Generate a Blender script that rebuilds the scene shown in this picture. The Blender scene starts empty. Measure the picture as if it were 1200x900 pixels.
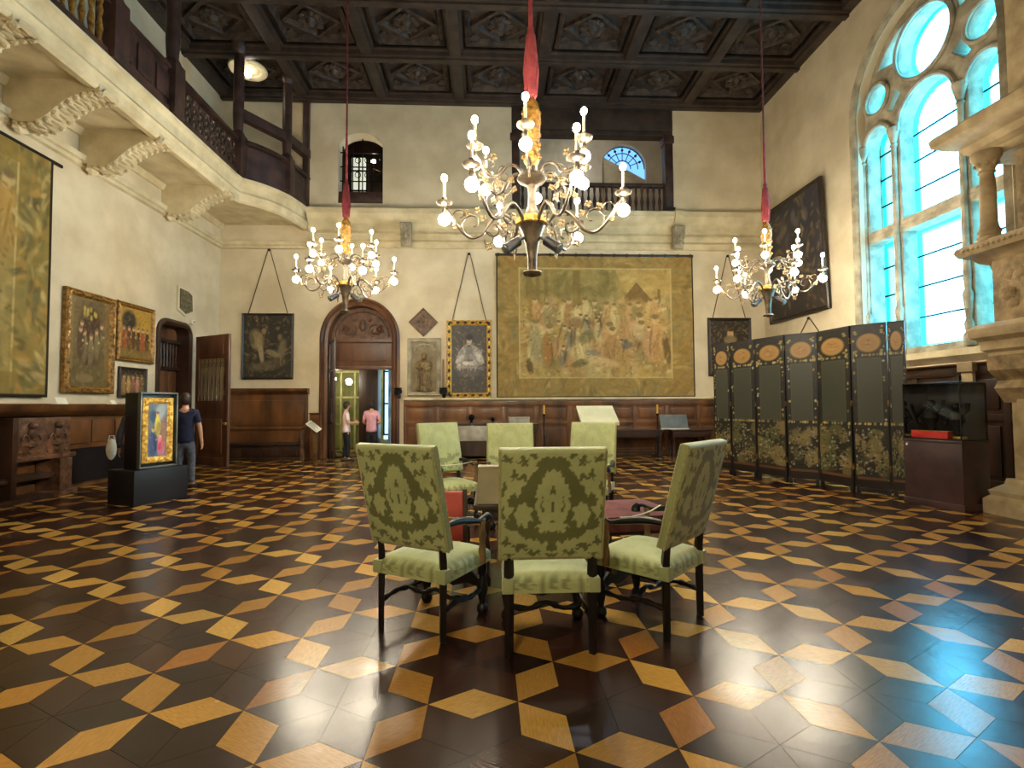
import bpy, bmesh, math, random
import numpy as np
from mathutils import Vector, Matrix
random.seed(7); rng = np.random.default_rng(7)
SC = bpy.context.scene; COL = SC.collection
PI = math.pi
def R(d): return math.radians(d)

# ------------------------------------------------------------------ colour
def lin1(v):
    v = v / 255.0
    return v / 12.92 if v <= 0.04045 else ((v + 0.055) / 1.055) ** 2.4
def c(r, g, b): return (lin1(r), lin1(g), lin1(b))
def c4(t): return (t[0], t[1], t[2], 1.0)

# ------------------------------------------------------------------ materials
def new_mat(name):
    m = bpy.data.materials.new(name); m.use_nodes = True
    nt = m.node_tree; b = nt.nodes['Principled BSDF']
    return m, nt, b
def noise_mat(name, a, b2, scale=5, rough=.6, metal=0., bump=0., stretch=(1, 1, 1), detail=6, bscale=None, coat=0., spec=.5, lo=.35, hi=.65):
    m, nt, b = new_mat(name); N = nt.nodes.new; L = nt.links.new
    tc = N('ShaderNodeTexCoord'); mp = N('ShaderNodeMapping'); mp.inputs['Scale'].default_value = stretch
    L(tc.outputs['Object'], mp.inputs['Vector'])
    nz = N('ShaderNodeTexNoise'); nz.inputs['Scale'].default_value = scale; nz.inputs['Detail'].default_value = detail
    L(mp.outputs[0], nz.inputs['Vector'])
    cr = N('ShaderNodeValToRGB'); cr.color_ramp.elements[0].position = lo; cr.color_ramp.elements[1].position = hi
    cr.color_ramp.elements[0].color = c4(a); cr.color_ramp.elements[1].color = c4(b2)
    L(nz.outputs['Fac'], cr.inputs[0]); L(cr.outputs[0], b.inputs['Base Color'])
    b.inputs['Roughness'].default_value = rough; b.inputs['Metallic'].default_value = metal
    b.inputs['Coat Weight'].default_value = coat; b.inputs['Specular IOR Level'].default_value = spec
    if bump:
        n2 = N('ShaderNodeTexNoise'); n2.inputs['Scale'].default_value = bscale or scale * 3; n2.inputs['Detail'].default_value = 5
        L(mp.outputs[0], n2.inputs['Vector'])
        bp = N('ShaderNodeBump'); bp.inputs['Strength'].default_value = bump; bp.inputs['Distance'].default_value = .02
        L(n2.outputs['Fac'], bp.inputs['Height']); L(bp.outputs[0], b.inputs['Normal'])
    return m
def paint_mat(name, rough=.6, bump=0., bscale=60, sheen=0., spec=.4):
    m, nt, b = new_mat(name); N = nt.nodes.new; L = nt.links.new
    at = N('ShaderNodeAttribute'); at.attribute_name = 'Col'
    L(at.outputs['Color'], b.inputs['Base Color']); b.inputs['Roughness'].default_value = rough
    b.inputs['Specular IOR Level'].default_value = spec
    b.inputs['Sheen Weight'].default_value = sheen; b.inputs['Sheen Roughness'].default_value = .4
    if bump:
        tc = N('ShaderNodeTexCoord'); n2 = N('ShaderNodeTexNoise'); n2.inputs['Scale'].default_value = bscale
        L(tc.outputs['Object'], n2.inputs['Vector'])
        bp = N('ShaderNodeBump'); bp.inputs['Strength'].default_value = bump; bp.inputs['Distance'].default_value = .01
        L(n2.outputs['Fac'], bp.inputs['Height']); L(bp.outputs[0], b.inputs['Normal'])
    return m
def emit_mat(name, col, strength):
    m, nt, b = new_mat(name)
    b.inputs['Base Color'].default_value = c4(col)
    b.inputs['Emission Color'].default_value = c4(col); b.inputs['Emission Strength'].default_value = strength
    return m
def plain(name, col, rough=.6, metal=0., coat=0.):
    m, nt, b = new_mat(name); b.inputs['Base Color'].default_value = c4(col)
    b.inputs['Roughness'].default_value = rough; b.inputs['Metallic'].default_value = metal; b.inputs['Coat Weight'].default_value = coat
    return m

M = {}
M['plaster'] = noise_mat('plaster', c(188, 174, 145), c(208, 196, 168), 1.3, .9, bump=.25, bscale=9, detail=9)
M['stone'] = noise_mat('limestone', c(182, 168, 134), c(210, 198, 164), 2.2, .85, bump=.3, bscale=14)
M['graystone'] = noise_mat('grey_stone', c(128, 120, 100), c(176, 166, 142), 3.5, .85, bump=.4, bscale=18)
M['chimstone'] = noise_mat('chimney_stone', c(136, 116, 84), c(178, 158, 120), 3, .8, bump=.35, bscale=12)
M['chimcarve'] = noise_mat('carved_stone', c(104, 86, 58), c(156, 132, 94), 5, .85, bump=1., bscale=9)
M['ceilwood'] = noise_mat('ceiling_wood', c(40, 31, 27), c(64, 51, 43), 3, .55, bump=.6, bscale=14, stretch=(1, 1, 1))
M['ceilcarve'] = noise_mat('ceiling_carving', c(34, 27, 24), c(76, 62, 52), 6, .55, bump=1., bscale=12)
M['darkwood'] = noise_mat('dark_wood', c(34, 21, 15), c(62, 39, 27), 4, .38, bump=.15, stretch=(1, 1, .25), coat=.15)
M['panelwood'] = noise_mat('walnut_panelling', c(70, 43, 22), c(122, 78, 40), 2.5, .42, bump=.2, stretch=(1, 1, .3), coat=.1)
M['doorwood'] = noise_mat('door_wood', c(72, 46, 30), c(112, 74, 48), 3, .45, bump=.2, stretch=(1, 1, .25))
M['carvewood'] = noise_mat('carved_wood', c(58, 37, 24), c(112, 76, 50), 7, .5, bump=1., bscale=10)
M['galwood'] = noise_mat('gallery_wood', c(40, 28, 25), c(72, 50, 44), 3, .45, bump=.5, bscale=12)
M['chairwood'] = noise_mat('ebonised_wood', c(9, 7, 6), c(20, 14, 12), 6, .42, bump=.1, spec=.35)
M['armwood'] = noise_mat('tan_brown_wood', c(84, 62, 38), c(128, 100, 62), 8, .45)  # arm supports, a paler tan brown than the rest of the chair frame
M['black'] = noise_mat('black_lacquer', c(14, 12, 14), c(26, 22, 24), 3, .35)
M['plinth'] = noise_mat('dark_plinth', c(16, 13, 16), c(26, 20, 25), 3, .5)
M['purple'] = noise_mat('mahogany_plinth', c(42, 24, 25), c(64, 37, 38), 4, .4, coat=.2)
M['gold'] = noise_mat('gilding', c(160, 112, 36), c(240, 196, 92), 18, .35, .35, bump=.6, bscale=30)
M['oldgold'] = noise_mat('dull_gilding', c(92, 66, 26), c(164, 122, 54), 14, .42, .3, bump=.5, bscale=30)
M['framewood'] = noise_mat('frame_wood', c(60, 42, 22), c(104, 76, 42), 8, .45)
M['blackframe'] = noise_mat('black_frame', c(24, 18, 16), c(46, 36, 28), 8, .4)
M['iron'] = plain('iron', c(36, 34, 34), .45, .7)
M['bronze'] = noise_mat('patinated_bronze', c(62, 52, 42), c(118, 102, 80), 9, .36, .6)
M['silver'] = noise_mat('tarnished_gilt_metal', c(74, 66, 56), c(120, 108, 92), 9, .34, .7)
M['leaf'] = noise_mat('gilt_leaf', c(84, 68, 42), c(128, 106, 68), 9, .45, .4)
M['redcloth'] = noise_mat('red_velvet', c(128, 48, 54), c(168, 72, 76), 9, .85, bump=.4, bscale=30)
M['redleather'] = noise_mat('red_leather', c(176, 66, 60), c(204, 88, 78), 5, .5, bump=.15, bscale=30)
M['redvelvet'] = noise_mat('worn_red_velvet', c(74, 30, 30), c(106, 50, 48), 7, .8, bump=.3, bscale=20)
M['redplinth'] = noise_mat('scarlet_cloth', c(214, 48, 40), c(232, 66, 54), 9, .6)
M['cord'] = plain('cord', c(84, 62, 44), .8)
M['card'] = plain('card', c(222, 216, 196), .6)
M['paper'] = noise_mat('grey_board', c(150, 138, 112), c(170, 158, 130), 4, .7)
M['board'] = noise_mat('grey_information_panel', c(72, 80, 80), c(92, 98, 96), 4, .5)
M['slate'] = noise_mat('pale_marble', c(140, 134, 120), c(170, 164, 150), 5, .4)
M['candle'] = plain('candle_wax', c(236, 224, 196), .5)
M['beeswax'] = plain('yellow_wax', c(214, 160, 40), .5)
M['brownwax'] = plain('brown_candle', c(120, 90, 50), .5)
M['metaledge'] = plain('steel_edge', c(104, 106, 98), .4, .5)
M['skin'] = noise_mat('skin', c(196, 146, 118), c(212, 162, 132), 9, .55)
M['hairb'] = noise_mat('brown_hair', c(36, 24, 18), c(58, 39, 28), 30, .6)
M['hairk'] = noise_mat('black_hair', c(26, 20, 20), c(44, 34, 32), 30, .6)
M['navy'] = noise_mat('navy_cotton', c(26, 30, 56), c(38, 42, 70), 9, .85)
M['jeans'] = noise_mat('grey_blue_denim', c(70, 74, 86), c(98, 100, 110), 14, .85)
M['pink'] = noise_mat('pink_cotton', c(222, 158, 172), c(236, 178, 188), 9, .85)
M['palepink'] = noise_mat('pale_pink_cotton', c(226, 198, 192), c(238, 212, 206), 9, .85)
M['blacktrouser'] = noise_mat('black_cloth', c(18, 18, 22), c(30, 30, 34), 9, .85)
M['greycloth'] = noise_mat('grey_cloth', c(60, 56, 62), c(84, 78, 84), 9, .85)
M['whitebag'] = noise_mat('white_canvas', c(206, 206, 190), c(226, 226, 210), 9, .8)
M['eye'] = plain('eye', c(40, 30, 26), .3)
M['lip'] = plain('lip', c(170, 100, 92), .5)
M['passage'] = noise_mat('green_yellow_panelling', c(126, 124, 72), c(160, 156, 96), 3, .6)
M['bulb'] = emit_mat('bulb_glow', (1, .88, .67), 250.)
M['flame'] = emit_mat('candle_bulb_glow', (1, .88, .67), 230.)
M['smallbulb'] = emit_mat('small_bulb_glow', (1, .9, .72), 38.)
M['canvas'] = paint_mat('oil_paint', .5, .15, 40)
M['tapestry'] = paint_mat('woven_wool', .9, .5, 55, .2, .1)
M['fabric'] = paint_mat('silk_damask', .55, .12, 90, .35, .35)
M['lacquer'] = paint_mat('painted_lacquer', .4, .25, 30)

# tinted leaded glass: clear middle that lets the sky through, cyan border and rows of small dark cames
def leaded_glass():
    m, nt, b = new_mat('leaded_glass'); N = nt.nodes.new; L = nt.links.new
    nt.nodes.remove(b); out = nt.nodes['Material Output']
    at = N('ShaderNodeAttribute'); at.attribute_name = 'Col'
    tc = N('ShaderNodeTexCoord'); vo = N('ShaderNodeTexVoronoi'); vo.inputs['Scale'].default_value = 13.; vo.feature = 'DISTANCE_TO_EDGE'
    vo.inputs['Randomness'].default_value = .35
    L(tc.outputs['Object'], vo.inputs['Vector'])
    cr = N('ShaderNodeValToRGB'); cr.color_ramp.elements[0].position = .02; cr.color_ramp.elements[1].position = .07
    cr.color_ramp.elements[0].color = (.28, .5, .5, 1); cr.color_ramp.elements[1].color = (1, 1, 1, 1)
    L(vo.outputs['Distance'], cr.inputs[0])
    mx = N('ShaderNodeMix'); mx.data_type = 'RGBA'; mx.blend_type = 'MULTIPLY'; mx.inputs[0].default_value = 1.
    L(at.outputs['Color'], mx.inputs[6]); L(cr.outputs[0], mx.inputs[7])
    tr = N('ShaderNodeBsdfTransparent'); L(mx.outputs[2], tr.inputs['Color'])
    gl = N('ShaderNodeBsdfGlossy'); gl.inputs['Roughness'].default_value = .15
    ms = N('ShaderNodeMixShader'); ms.inputs[0].default_value = .06
    L(tr.outputs[0], ms.inputs[1]); L(gl.outputs[0], ms.inputs[2]); L(ms.outputs[0], out.inputs['Surface'])
    return m
M['glass'] = leaded_glass()
def clear_glass(name, tint, gloss):
    m, nt, b = new_mat(name); N = nt.nodes.new; L = nt.links.new
    nt.nodes.remove(b); out = nt.nodes['Material Output']
    tr = N('ShaderNodeBsdfTransparent'); tr.inputs['Color'].default_value = c4(tint)
    gl = N('ShaderNodeBsdfGlossy'); gl.inputs['Roughness'].default_value = .03
    fr = N('ShaderNodeFresnel'); fr.inputs['IOR'].default_value = 1.5
    ml = N('ShaderNodeMath'); ml.operation = 'MULTIPLY'; ml.inputs[1].default_value = gloss
    ms = N('ShaderNodeMixShader'); L(fr.outputs[0], ml.inputs[0]); L(ml.outputs[0], ms.inputs[0])
    L(tr.outputs[0], ms.inputs[1]); L(gl.outputs[0], ms.inputs[2]); L(ms.outputs[0], out.inputs['Surface'])
    return m
M['vitrine'] = clear_glass('vitrine_glass', (.9, .94, .95), 1.4)
M['caseglass'] = clear_glass('case_glass', (.97, .98, .98), .25)
M['doorglass'] = clear_glass('door_glass', (.82, .86, .78), 1.5)

def floor_mat():
    m, nt, b = new_mat('parquet'); N = nt.nodes.new; L = nt.links.new
    at = N('ShaderNodeAttribute'); at.attribute_name = 'Col'
    uv = N('ShaderNodeUVMap')
    mp = N('ShaderNodeMapping'); mp.inputs['Scale'].default_value = (3., 22., 1.); L(uv.outputs[0], mp.inputs[0])
    nz = N('ShaderNodeTexNoise'); nz.inputs['Scale'].default_value = 1.6; nz.inputs['Detail'].default_value = 6; L(mp.outputs[0], nz.inputs['Vector'])
    cr = N('ShaderNodeValToRGB'); cr.color_ramp.elements[0].position = .3; cr.color_ramp.elements[1].position = .7
    cr.color_ramp.elements[0].color = (.76, .74, .72, 1); cr.color_ramp.elements[1].color = (1.12, 1.1, 1.06, 1); L(nz.outputs['Fac'], cr.inputs[0])
    mx = N('ShaderNodeMix'); mx.data_type = 'RGBA'; mx.blend_type = 'MULTIPLY'; mx.inputs[0].default_value = 1.
    L(at.outputs['Color'], mx.inputs[6]); L(cr.outputs[0], mx.inputs[7])
    L(mx.outputs[2], b.inputs['Base Color'])
    tc = N('ShaderNodeTexCoord'); n2 = N('ShaderNodeTexNoise'); n2.inputs['Scale'].default_value = 3.; n2.inputs['Detail'].default_value = 5
    L(tc.outputs['Object'], n2.inputs['Vector'])
    mr = N('ShaderNodeMapRange'); mr.inputs['To Min'].default_value = .15; mr.inputs['To Max'].default_value = .32
    L(n2.outputs['Fac'], mr.inputs['Value']); L(mr.outputs[0], b.inputs['Roughness'])
    n3 = N('ShaderNodeTexNoise'); n3.inputs['Scale'].default_value = 7.; n3.inputs['Detail'].default_value = 4; L(tc.outputs['Object'], n3.inputs['Vector'])
    bp = N('ShaderNodeBump'); bp.inputs['Strength'].default_value = .17; bp.inputs['Distance'].default_value = .008
    L(n3.outputs['Fac'], bp.inputs['Height']); L(bp.outputs[0], b.inputs['Normal'])
    b.inputs['Specular IOR Level'].default_value = .5
    return m
M['parquet'] = floor_mat()

# ------------------------------------------------------------------ mesh helper
class MB:
    def __init__(self): self.v = []; self.f = []; self.cols = None
    def add(self, vs, fs, mt=None):
        o = len(self.v)
        self.v += [tuple(mt @ Vector(p)) if mt else tuple(p) for p in vs]
        self.f += [tuple(i + o for i in f) for f in fs]; return self
    def box(self, x0, x1, y0, y1, z0, z1, bev=0., mt=None):
        if bev <= 0:
            vs = [(x, y, z) for z in (z0, z1) for y in (y0, y1) for x in (x0, x1)]
            return self.add(vs, [(0, 2, 3, 1), (4, 5, 7, 6), (0, 1, 5, 4), (2, 6, 7, 3), (0, 4, 6, 2), (1, 3, 7, 5)], mt)
        bm = bmesh.new(); bmesh.ops.create_cube(bm, size=1)
        for v in bm.verts: v.co = ((x0 + x1) / 2 + v.co.x * (x1 - x0), (y0 + y1) / 2 + v.co.y * (y1 - y0), (z0 + z1) / 2 + v.co.z * (z1 - z0))
        bev = min(bev, .49 * min(x1 - x0, y1 - y0, z1 - z0))
        bmesh.ops.bevel(bm, geom=bm.edges[:], offset=bev, segments=2, affect='EDGES', profile=.6)
        return self.addbm(bm, mt)
    def addbm(self, bm, mt=None):
        bm.verts.index_update()
        self.add([v.co[:] for v in bm.verts], [[v.index for v in f.verts] for f in bm.faces], mt); bm.free(); return self
    def sphere(self, ctr, r, sub=2, sc=(1, 1, 1), mt=None):
        bm = bmesh.new(); bmesh.ops.create_icosphere(bm, subdivisions=sub, radius=r)
        for v in bm.verts: v.co = Vector((v.co.x * sc[0], v.co.y * sc[1], v.co.z * sc[2])) + Vector(ctr)
        return self.addbm(bm, mt)
    def lathe(self, prof, ctr=(0, 0, 0), n=14, mt=None):
        vs = []; fs = []
        for r, z in prof:
            for k in range(n):
                a = 2 * PI * k / n; vs.append((ctr[0] + r * math.cos(a), ctr[1] + r * math.sin(a), ctr[2] + z))
        for i in range(len(prof) - 1):
            for k in range(n):
                fs.append((i * n + k, i * n + (k + 1) % n, (i + 1) * n + (k + 1) % n, (i + 1) * n + k))
        fs.append(tuple(range(n - 1, -1, -1))); fs.append(tuple((len(prof) - 1) * n + k for k in range(n)))
        return self.add(vs, fs, mt)
    def tube(self, pts, r, n=8, mt=None, closed=False):
        pts = [Vector(p) for p in pts]; vs = []; fs = []; m = len(pts)
        rr = r if isinstance(r, (list, tuple)) else [r] * m
        up = Vector((0, 0, 1)); px = None
        for i, p in enumerate(pts):
            t = (pts[min(i + 1, m - 1)] - pts[max(i - 1, 0)]).normalized()
            if px is None: px = t.cross(up if abs(t.z) < .9 else Vector((1, 0, 0))).normalized()
            px = (px - t * px.dot(t)).normalized(); py = t.cross(px)
            for k in range(n):
                a = 2 * PI * k / n; vs.append(tuple(p + (px * math.cos(a) + py * math.sin(a)) * rr[i]))
        for i in range(m - 1):
            for k in range(n): fs.append((i * n + k, i * n + (k + 1) % n, (i + 1) * n + (k + 1) % n, (i + 1) * n + k))
        fs.append(tuple(range(n - 1, -1, -1))); fs.append(tuple((m - 1) * n + k for k in range(n)))
        return self.add(vs, fs, mt)
    def prism(self, poly, a, b, axis='y', mt=None):      # polygon (u, w) extruded from a to b along axis
        n = len(poly)
        def P(u, w, t): return {'y': (u, t, w), 'x': (t, u, w), 'z': (u, w, t)}[axis]
        vs = [P(u, w, a) for u, w in poly] + [P(u, w, b) for u, w in poly]
        fs = [tuple(range(n)), tuple(range(2 * n - 1, n - 1, -1))] + [(i, i + n, (i + 1) % n + n, (i + 1) % n) for i in range(n)]
        return self.add(vs, fs, mt)
    def sweep(self, path, prof, mt=None, cap=True, closed=False):    # path in XY, prof (offset to the right of travel, z)
        n = len(prof); vs = []; fs = []; m = len(path)
        for i in range(m):
            if closed: a, b = Vector(path[i - 1]), Vector(path[(i + 1) % m])
            else: a, b = Vector(path[max(i - 1, 0)]), Vector(path[min(i + 1, m - 1)])
            p = Vector(path[i]); d1 = (p - a).normalized() if (p - a).length > 1e-9 else (b - p).normalized()
            d2 = (b - p).normalized() if (b - p).length > 1e-9 else d1
            n1 = Vector((d1.y, -d1.x)); n2 = Vector((d2.y, -d2.x)); nn = (n1 + n2).normalized(); k = 1 / max(.35, nn.dot(n1))
            for o, z in prof: vs.append((p.x + nn.x * o * k, p.y + nn.y * o * k, z))
        for i in range(m if closed else m - 1):
            j = (i + 1) % m
            for q in range(n): fs.append((i * n + q, i * n + (q + 1) % n, j * n + (q + 1) % n, j * n + q))
        if cap and not closed: fs.append(tuple(range(n))); fs.append(tuple((m - 1) * n + q for q in range(n - 1, -1, -1)))
        return self.add(vs, fs, mt)
    def build(self, name, mat, parent=None, smooth=35, loc=None, rot=None):
        me = bpy.data.meshes.new(name); me.from_pydata(self.v, [], self.f)
        bm = bmesh.new(); bm.from_mesh(me); bmesh.ops.recalc_face_normals(bm, faces=bm.faces[:]); bm.to_mesh(me); bm.free()
        if smooth:
            me.polygons.foreach_set('use_smooth', [True] * len(me.polygons)); me.set_sharp_from_angle(angle=R(smooth))
        me.materials.append(M[mat] if isinstance(mat, str) else mat)
        return link(name, me, parent, loc, rot)
def link(name, me, parent=None, loc=None, rot=None):
    o = bpy.data.objects.new(name, me); COL.objects.link(o)
    if parent is not None: o.parent = parent
    if loc is not None: o.location = loc
    if rot is not None: o.rotation_euler = rot
    return o
def tag(o, label, cat, group=None):
    o['label'] = label; o['category'] = cat
    if group: o['group'] = group
    return o
def thing(name, label, cat, loc=(0, 0, 0), rz=0., group=None):
    o = bpy.data.objects.new(name, None); COL.objects.link(o); o.empty_display_size = .1
    o.location = loc; o.rotation_euler = (0, 0, rz); return tag(o, label, cat, group)
def struct(o): o['kind'] = 'structure'; return o
def copy_tree(o, parent=None):
    d = o.copy(); COL.objects.link(d)
    if parent is not None: d.parent = parent
    for ch in list(o.children): copy_tree(ch, d)
    return d
def bez(p0, p1, p2, p3, n=10):
    out = []
    for i in range(n + 1):
        t = i / n; u = 1 - t
        out.append(tuple(u**3 * a + 3 * u * u * t * b + 3 * u * t * t * cc + t**3 * d for a, b, cc, d in zip(p0, p1, p2, p3)))
    return out
def arc(cx, cy, rx, ry, a0, a1, n=24): return [(cx + rx * math.cos(a0 + (a1 - a0) * i / n), cy + ry * math.sin(a0 + (a1 - a0) * i / n)) for i in range(n + 1)]
def catmull(pts, n=8):
    P = [Vector(p) for p in pts]; P = [P[0] * 2 - P[1]] + P + [P[-1] * 2 - P[-2]]; out = []
    for i in range(1, len(P) - 2):
        for k in range(n):
            t = k / n; a, b, cc, d = P[i - 1], P[i], P[i + 1], P[i + 2]
            out.append(tuple(.5 * (2 * b + (cc - a) * t + (2 * a - 5 * b + 4 * cc - d) * t * t + (3 * b - a - 3 * cc + d) * t**3)))
    out.append(tuple(P[-2])); return out
# plate with holes: outline and holes in local XY, thickness along local Z (0..th), mapped by mt
def plate(name, outer, holes, th, mt, mat, parent=None, bevel=0., smooth=35):
    cu = bpy.data.curves.new('tmp', 'CURVE'); cu.dimensions = '2D'; cu.fill_mode = 'BOTH'
    for pl in [outer] + holes:
        sp = cu.splines.new('POLY'); sp.points.add(len(pl) - 1); sp.use_cyclic_u = True
        for p, q in zip(sp.points, pl): p.co = (q[0], q[1], 0, 1)
    cu.extrude = th / 2 - bevel; cu.bevel_depth = bevel; cu.bevel_resolution = 2; cu.offset = -bevel
    o = bpy.data.objects.new('tmp', cu); COL.objects.link(o)
    dg = bpy.context.evaluated_depsgraph_get()
    me = bpy.data.meshes.new_from_object(o.evaluated_get(dg)); bpy.data.objects.remove(o); bpy.data.curves.remove(cu)
    me.name = name; me.transform(Matrix.Translation((0, 0, th / 2))); me.transform(mt)
    bm = bmesh.new(); bm.from_mesh(me); bmesh.ops.remove_doubles(bm, verts=bm.verts[:], dist=1e-5); bmesh.ops.recalc_face_normals(bm, faces=bm.faces[:]); bm.to_mesh(me); bm.free()
    me.materials.clear(); me.materials.append(M[mat])
    me.polygons.foreach_set('use_smooth', [True] * len(me.polygons)); me.set_sharp_from_angle(angle=R(smooth))
    return link(name, me, parent)
# frames: local x -> a, local y -> b, local z -> cc
def frame_mt(a, b, cc, o=(0, 0, 0)):
    return Matrix(((a[0], b[0], cc[0], o[0]), (a[1], b[1], cc[1], o[1]), (a[2], b[2], cc[2], o[2]), (0, 0, 0, 1)))

# ------------------------------------------------------------------ painting helper (colours on a grid of vertices)
class Paint:
    def __init__(s, W, H, base, seed=0):
        s.W, s.H = W, H; s.rg = np.random.default_rng(seed)
        s.u, s.v = np.meshgrid(np.linspace(0, 1, W), np.linspace(0, 1, H))
        s.a = np.ones((H, W, 3)) * np.array(base, float); s.asp = 1.
    def noise(s, n, m=None):
        m = m or n; g = s.rg.random((m + 2, n + 2)); x = s.u * n; y = s.v * m
        i = x.astype(int); j = y.astype(int); fx = x - i; fy = y - j; fx = fx * fx * (3 - 2 * fx); fy = fy * fy * (3 - 2 * fy)
        return (g[j, i] * (1 - fx) + g[j, i + 1] * fx) * (1 - fy) + (g[j + 1, i] * (1 - fx) + g[j + 1, i + 1] * fx) * fy
    def fbm(s, n, o=4):
        t = 0; w = 0
        for k in range(o): t = t + s.noise(n * 2**k) / 2**k; w += 1 / 2**k
        return t / w
    def mix(s, mask, col):
        mk = np.clip(mask, 0, 1)[..., None]; s.a = s.a * (1 - mk) + np.array(col, float) * mk; return s
    def mott(s, n, amt, o=4): s.a *= (1 + amt * (s.fbm(n, o)[..., None] - .5) * 2); s.a = np.clip(s.a, 0, 1); return s
    def tint(s, n, col, amt, th=.5): return s.mix(np.clip((s.fbm(n) - th) * 5, 0, 1) * amt, col)
    def ell(s, cx, cy, rx, ry, col, rot=0., soft=.25, al=1., asp=1.):
        m = max(rx, ry * asp if asp > 1 else ry) * 1.3; mx = max(rx, ry) * 1.3 / min(asp, 1); my = max(rx, ry) * 1.3 * max(asp, 1)
        i0, i1 = int(max(0, (cx - mx) * (s.W - 1))), int(min(s.W, (cx + mx) * (s.W - 1) + 2)); j0, j1 = int(max(0, (cy - my) * (s.H - 1))), int(min(s.H, (cy + my) * (s.H - 1) + 2))
        if i1 <= i0 or j1 <= j0: return s
        x = s.u[j0:j1, i0:i1] - cx; y = (s.v[j0:j1, i0:i1] - cy) / asp; cr, sr = math.cos(rot), math.sin(rot)
        d = np.hypot((cr * x + sr * y) / rx, (-sr * x + cr * y) / ry); mk = (np.clip((1 - d) / soft + .5, 0, 1) * al)[..., None]
        s.a[j0:j1, i0:i1] = s.a[j0:j1, i0:i1] * (1 - mk) + np.array(col, float) * mk; return s
    def strokes(s, n, pal, box, size, al=.5, asp=1., flow=3, jit=.25):     # brush or weft strokes that follow a slow flow field
        r = s.rg; fl = s.fbm(flow, 2); pc = s.noise(int(flow * 4))
        for k in range(n):
            x = box[0] + (box[1] - box[0]) * r.random(); y = box[2] + (box[3] - box[2]) * r.random()
            i, j = int(x * (s.W - 1)), int(y * (s.H - 1)); q = pal[int((pc[j, i] * 1.5 + .25 * r.random()) * len(pal)) % len(pal)]; f = .7 + .6 * r.random()
            s.ell(x, y, size * (.35 + .5 * r.random()), size * (.7 + 1.6 * r.random()), tuple(v * f for v in q), (fl[j, i] - .5) * 7 + jit * r.standard_normal(), .7, al, asp)
        return s
    def rect(s, x0, x1, y0, y1, col, al=1.): return s.mix(((s.u >= x0) & (s.u <= x1) & (s.v >= y0) & (s.v <= y1)) * al, col)
    def poly(s, pts, col, al=1.):
        ins = np.zeros(s.u.shape, bool); n = len(pts)
        for i in range(n):
            x0, y0 = pts[i]; x1, y1 = pts[i - 1]
            cnd = ((y0 > s.v) != (y1 > s.v)); xx = (x1 - x0) * (s.v - y0) / ((y1 - y0) or 1e-9) + x0
            ins ^= cnd & (s.u < xx)
        return s.mix(ins * al, col)
    def figure(s, cx, y0, h, robe, skin, w=.32, lean=0., asp=1.):
        ww = w * h * asp
        s.ell(cx, y0 + .38 * h, ww * .95, .42 * h, robe, lean * .5, .5, .85)
        s.ell(cx + lean * h * .3, y0 + .66 * h, ww * .62, .2 * h, tuple(min(1, q * 1.25) for q in robe), lean, .4)
        for k in range(4):
            fx = cx + (s.rg.random() - .5) * ww * 1.2
            s.ell(fx, y0 + (.2 + .35 * s.rg.random()) * h, ww * .1, .22 * h, tuple(q * (.5 if k % 2 else 1.5) for q in robe), (s.rg.random() - .5) * .8, .8, .6)
        s.ell(cx + lean * h * .5, y0 + .9 * h, .085 * h * asp, .1 * h, skin, 0, .4)
        s.ell(cx + lean * h * .5, y0 + .96 * h, .085 * h * asp, .055 * h, tuple(q * .3 for q in skin), 0, .5)
        s.ell(cx + ww * .7, y0 + .55 * h, .05 * h * asp, .04 * h, skin, 0, .5)
        return s
def paint_mesh(name, w, h, P, mat, parent=None, wave=0., loc=None):    # in the local XZ plane, centred, facing -Y
    W, H = P.W, P.H
    x = (P.u - .5) * w; z = (P.v - .5) * h
    y = wave * (np.sin(P.u * 23 + 1.3 * np.sin(P.v * 5)) * .5 + np.sin(P.u * 9 + 2)) * (1 - .6 * P.v) if wave else np.zeros_like(x)
    vs = np.stack([x, y, z], -1).reshape(-1, 3)
    i = np.arange((H - 1) * W).reshape(H - 1, W)[:, :-1].ravel()
    fs = np.stack([i, i + 1, i + W + 1, i + W], 1)
    me = bpy.data.meshes.new(name); me.from_pydata(vs.tolist(), [], fs.tolist())
    set_cols(me, P.a.reshape(-1, 3)); me.materials.append(M[mat])
    me.polygons.foreach_set('use_smooth', [True] * len(me.polygons))
    return link(name, me, parent, loc)
def set_cols(me, a):
    at = me.color_attributes.new('Col', 'FLOAT_COLOR', 'POINT')
    at.data.foreach_set('color', np.concatenate([np.clip(a, 0, 1), np.ones((len(a), 1))], 1).astype(np.float32).ravel())
def col_by_pos(o, fn):        # colours an object's vertices from their local position (woven pattern)
    me = o.data; n = len(me.vertices); p = np.empty(n * 3); me.vertices.foreach_get('co', p); set_cols(me, fn(p.reshape(-1, 3)))

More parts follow.
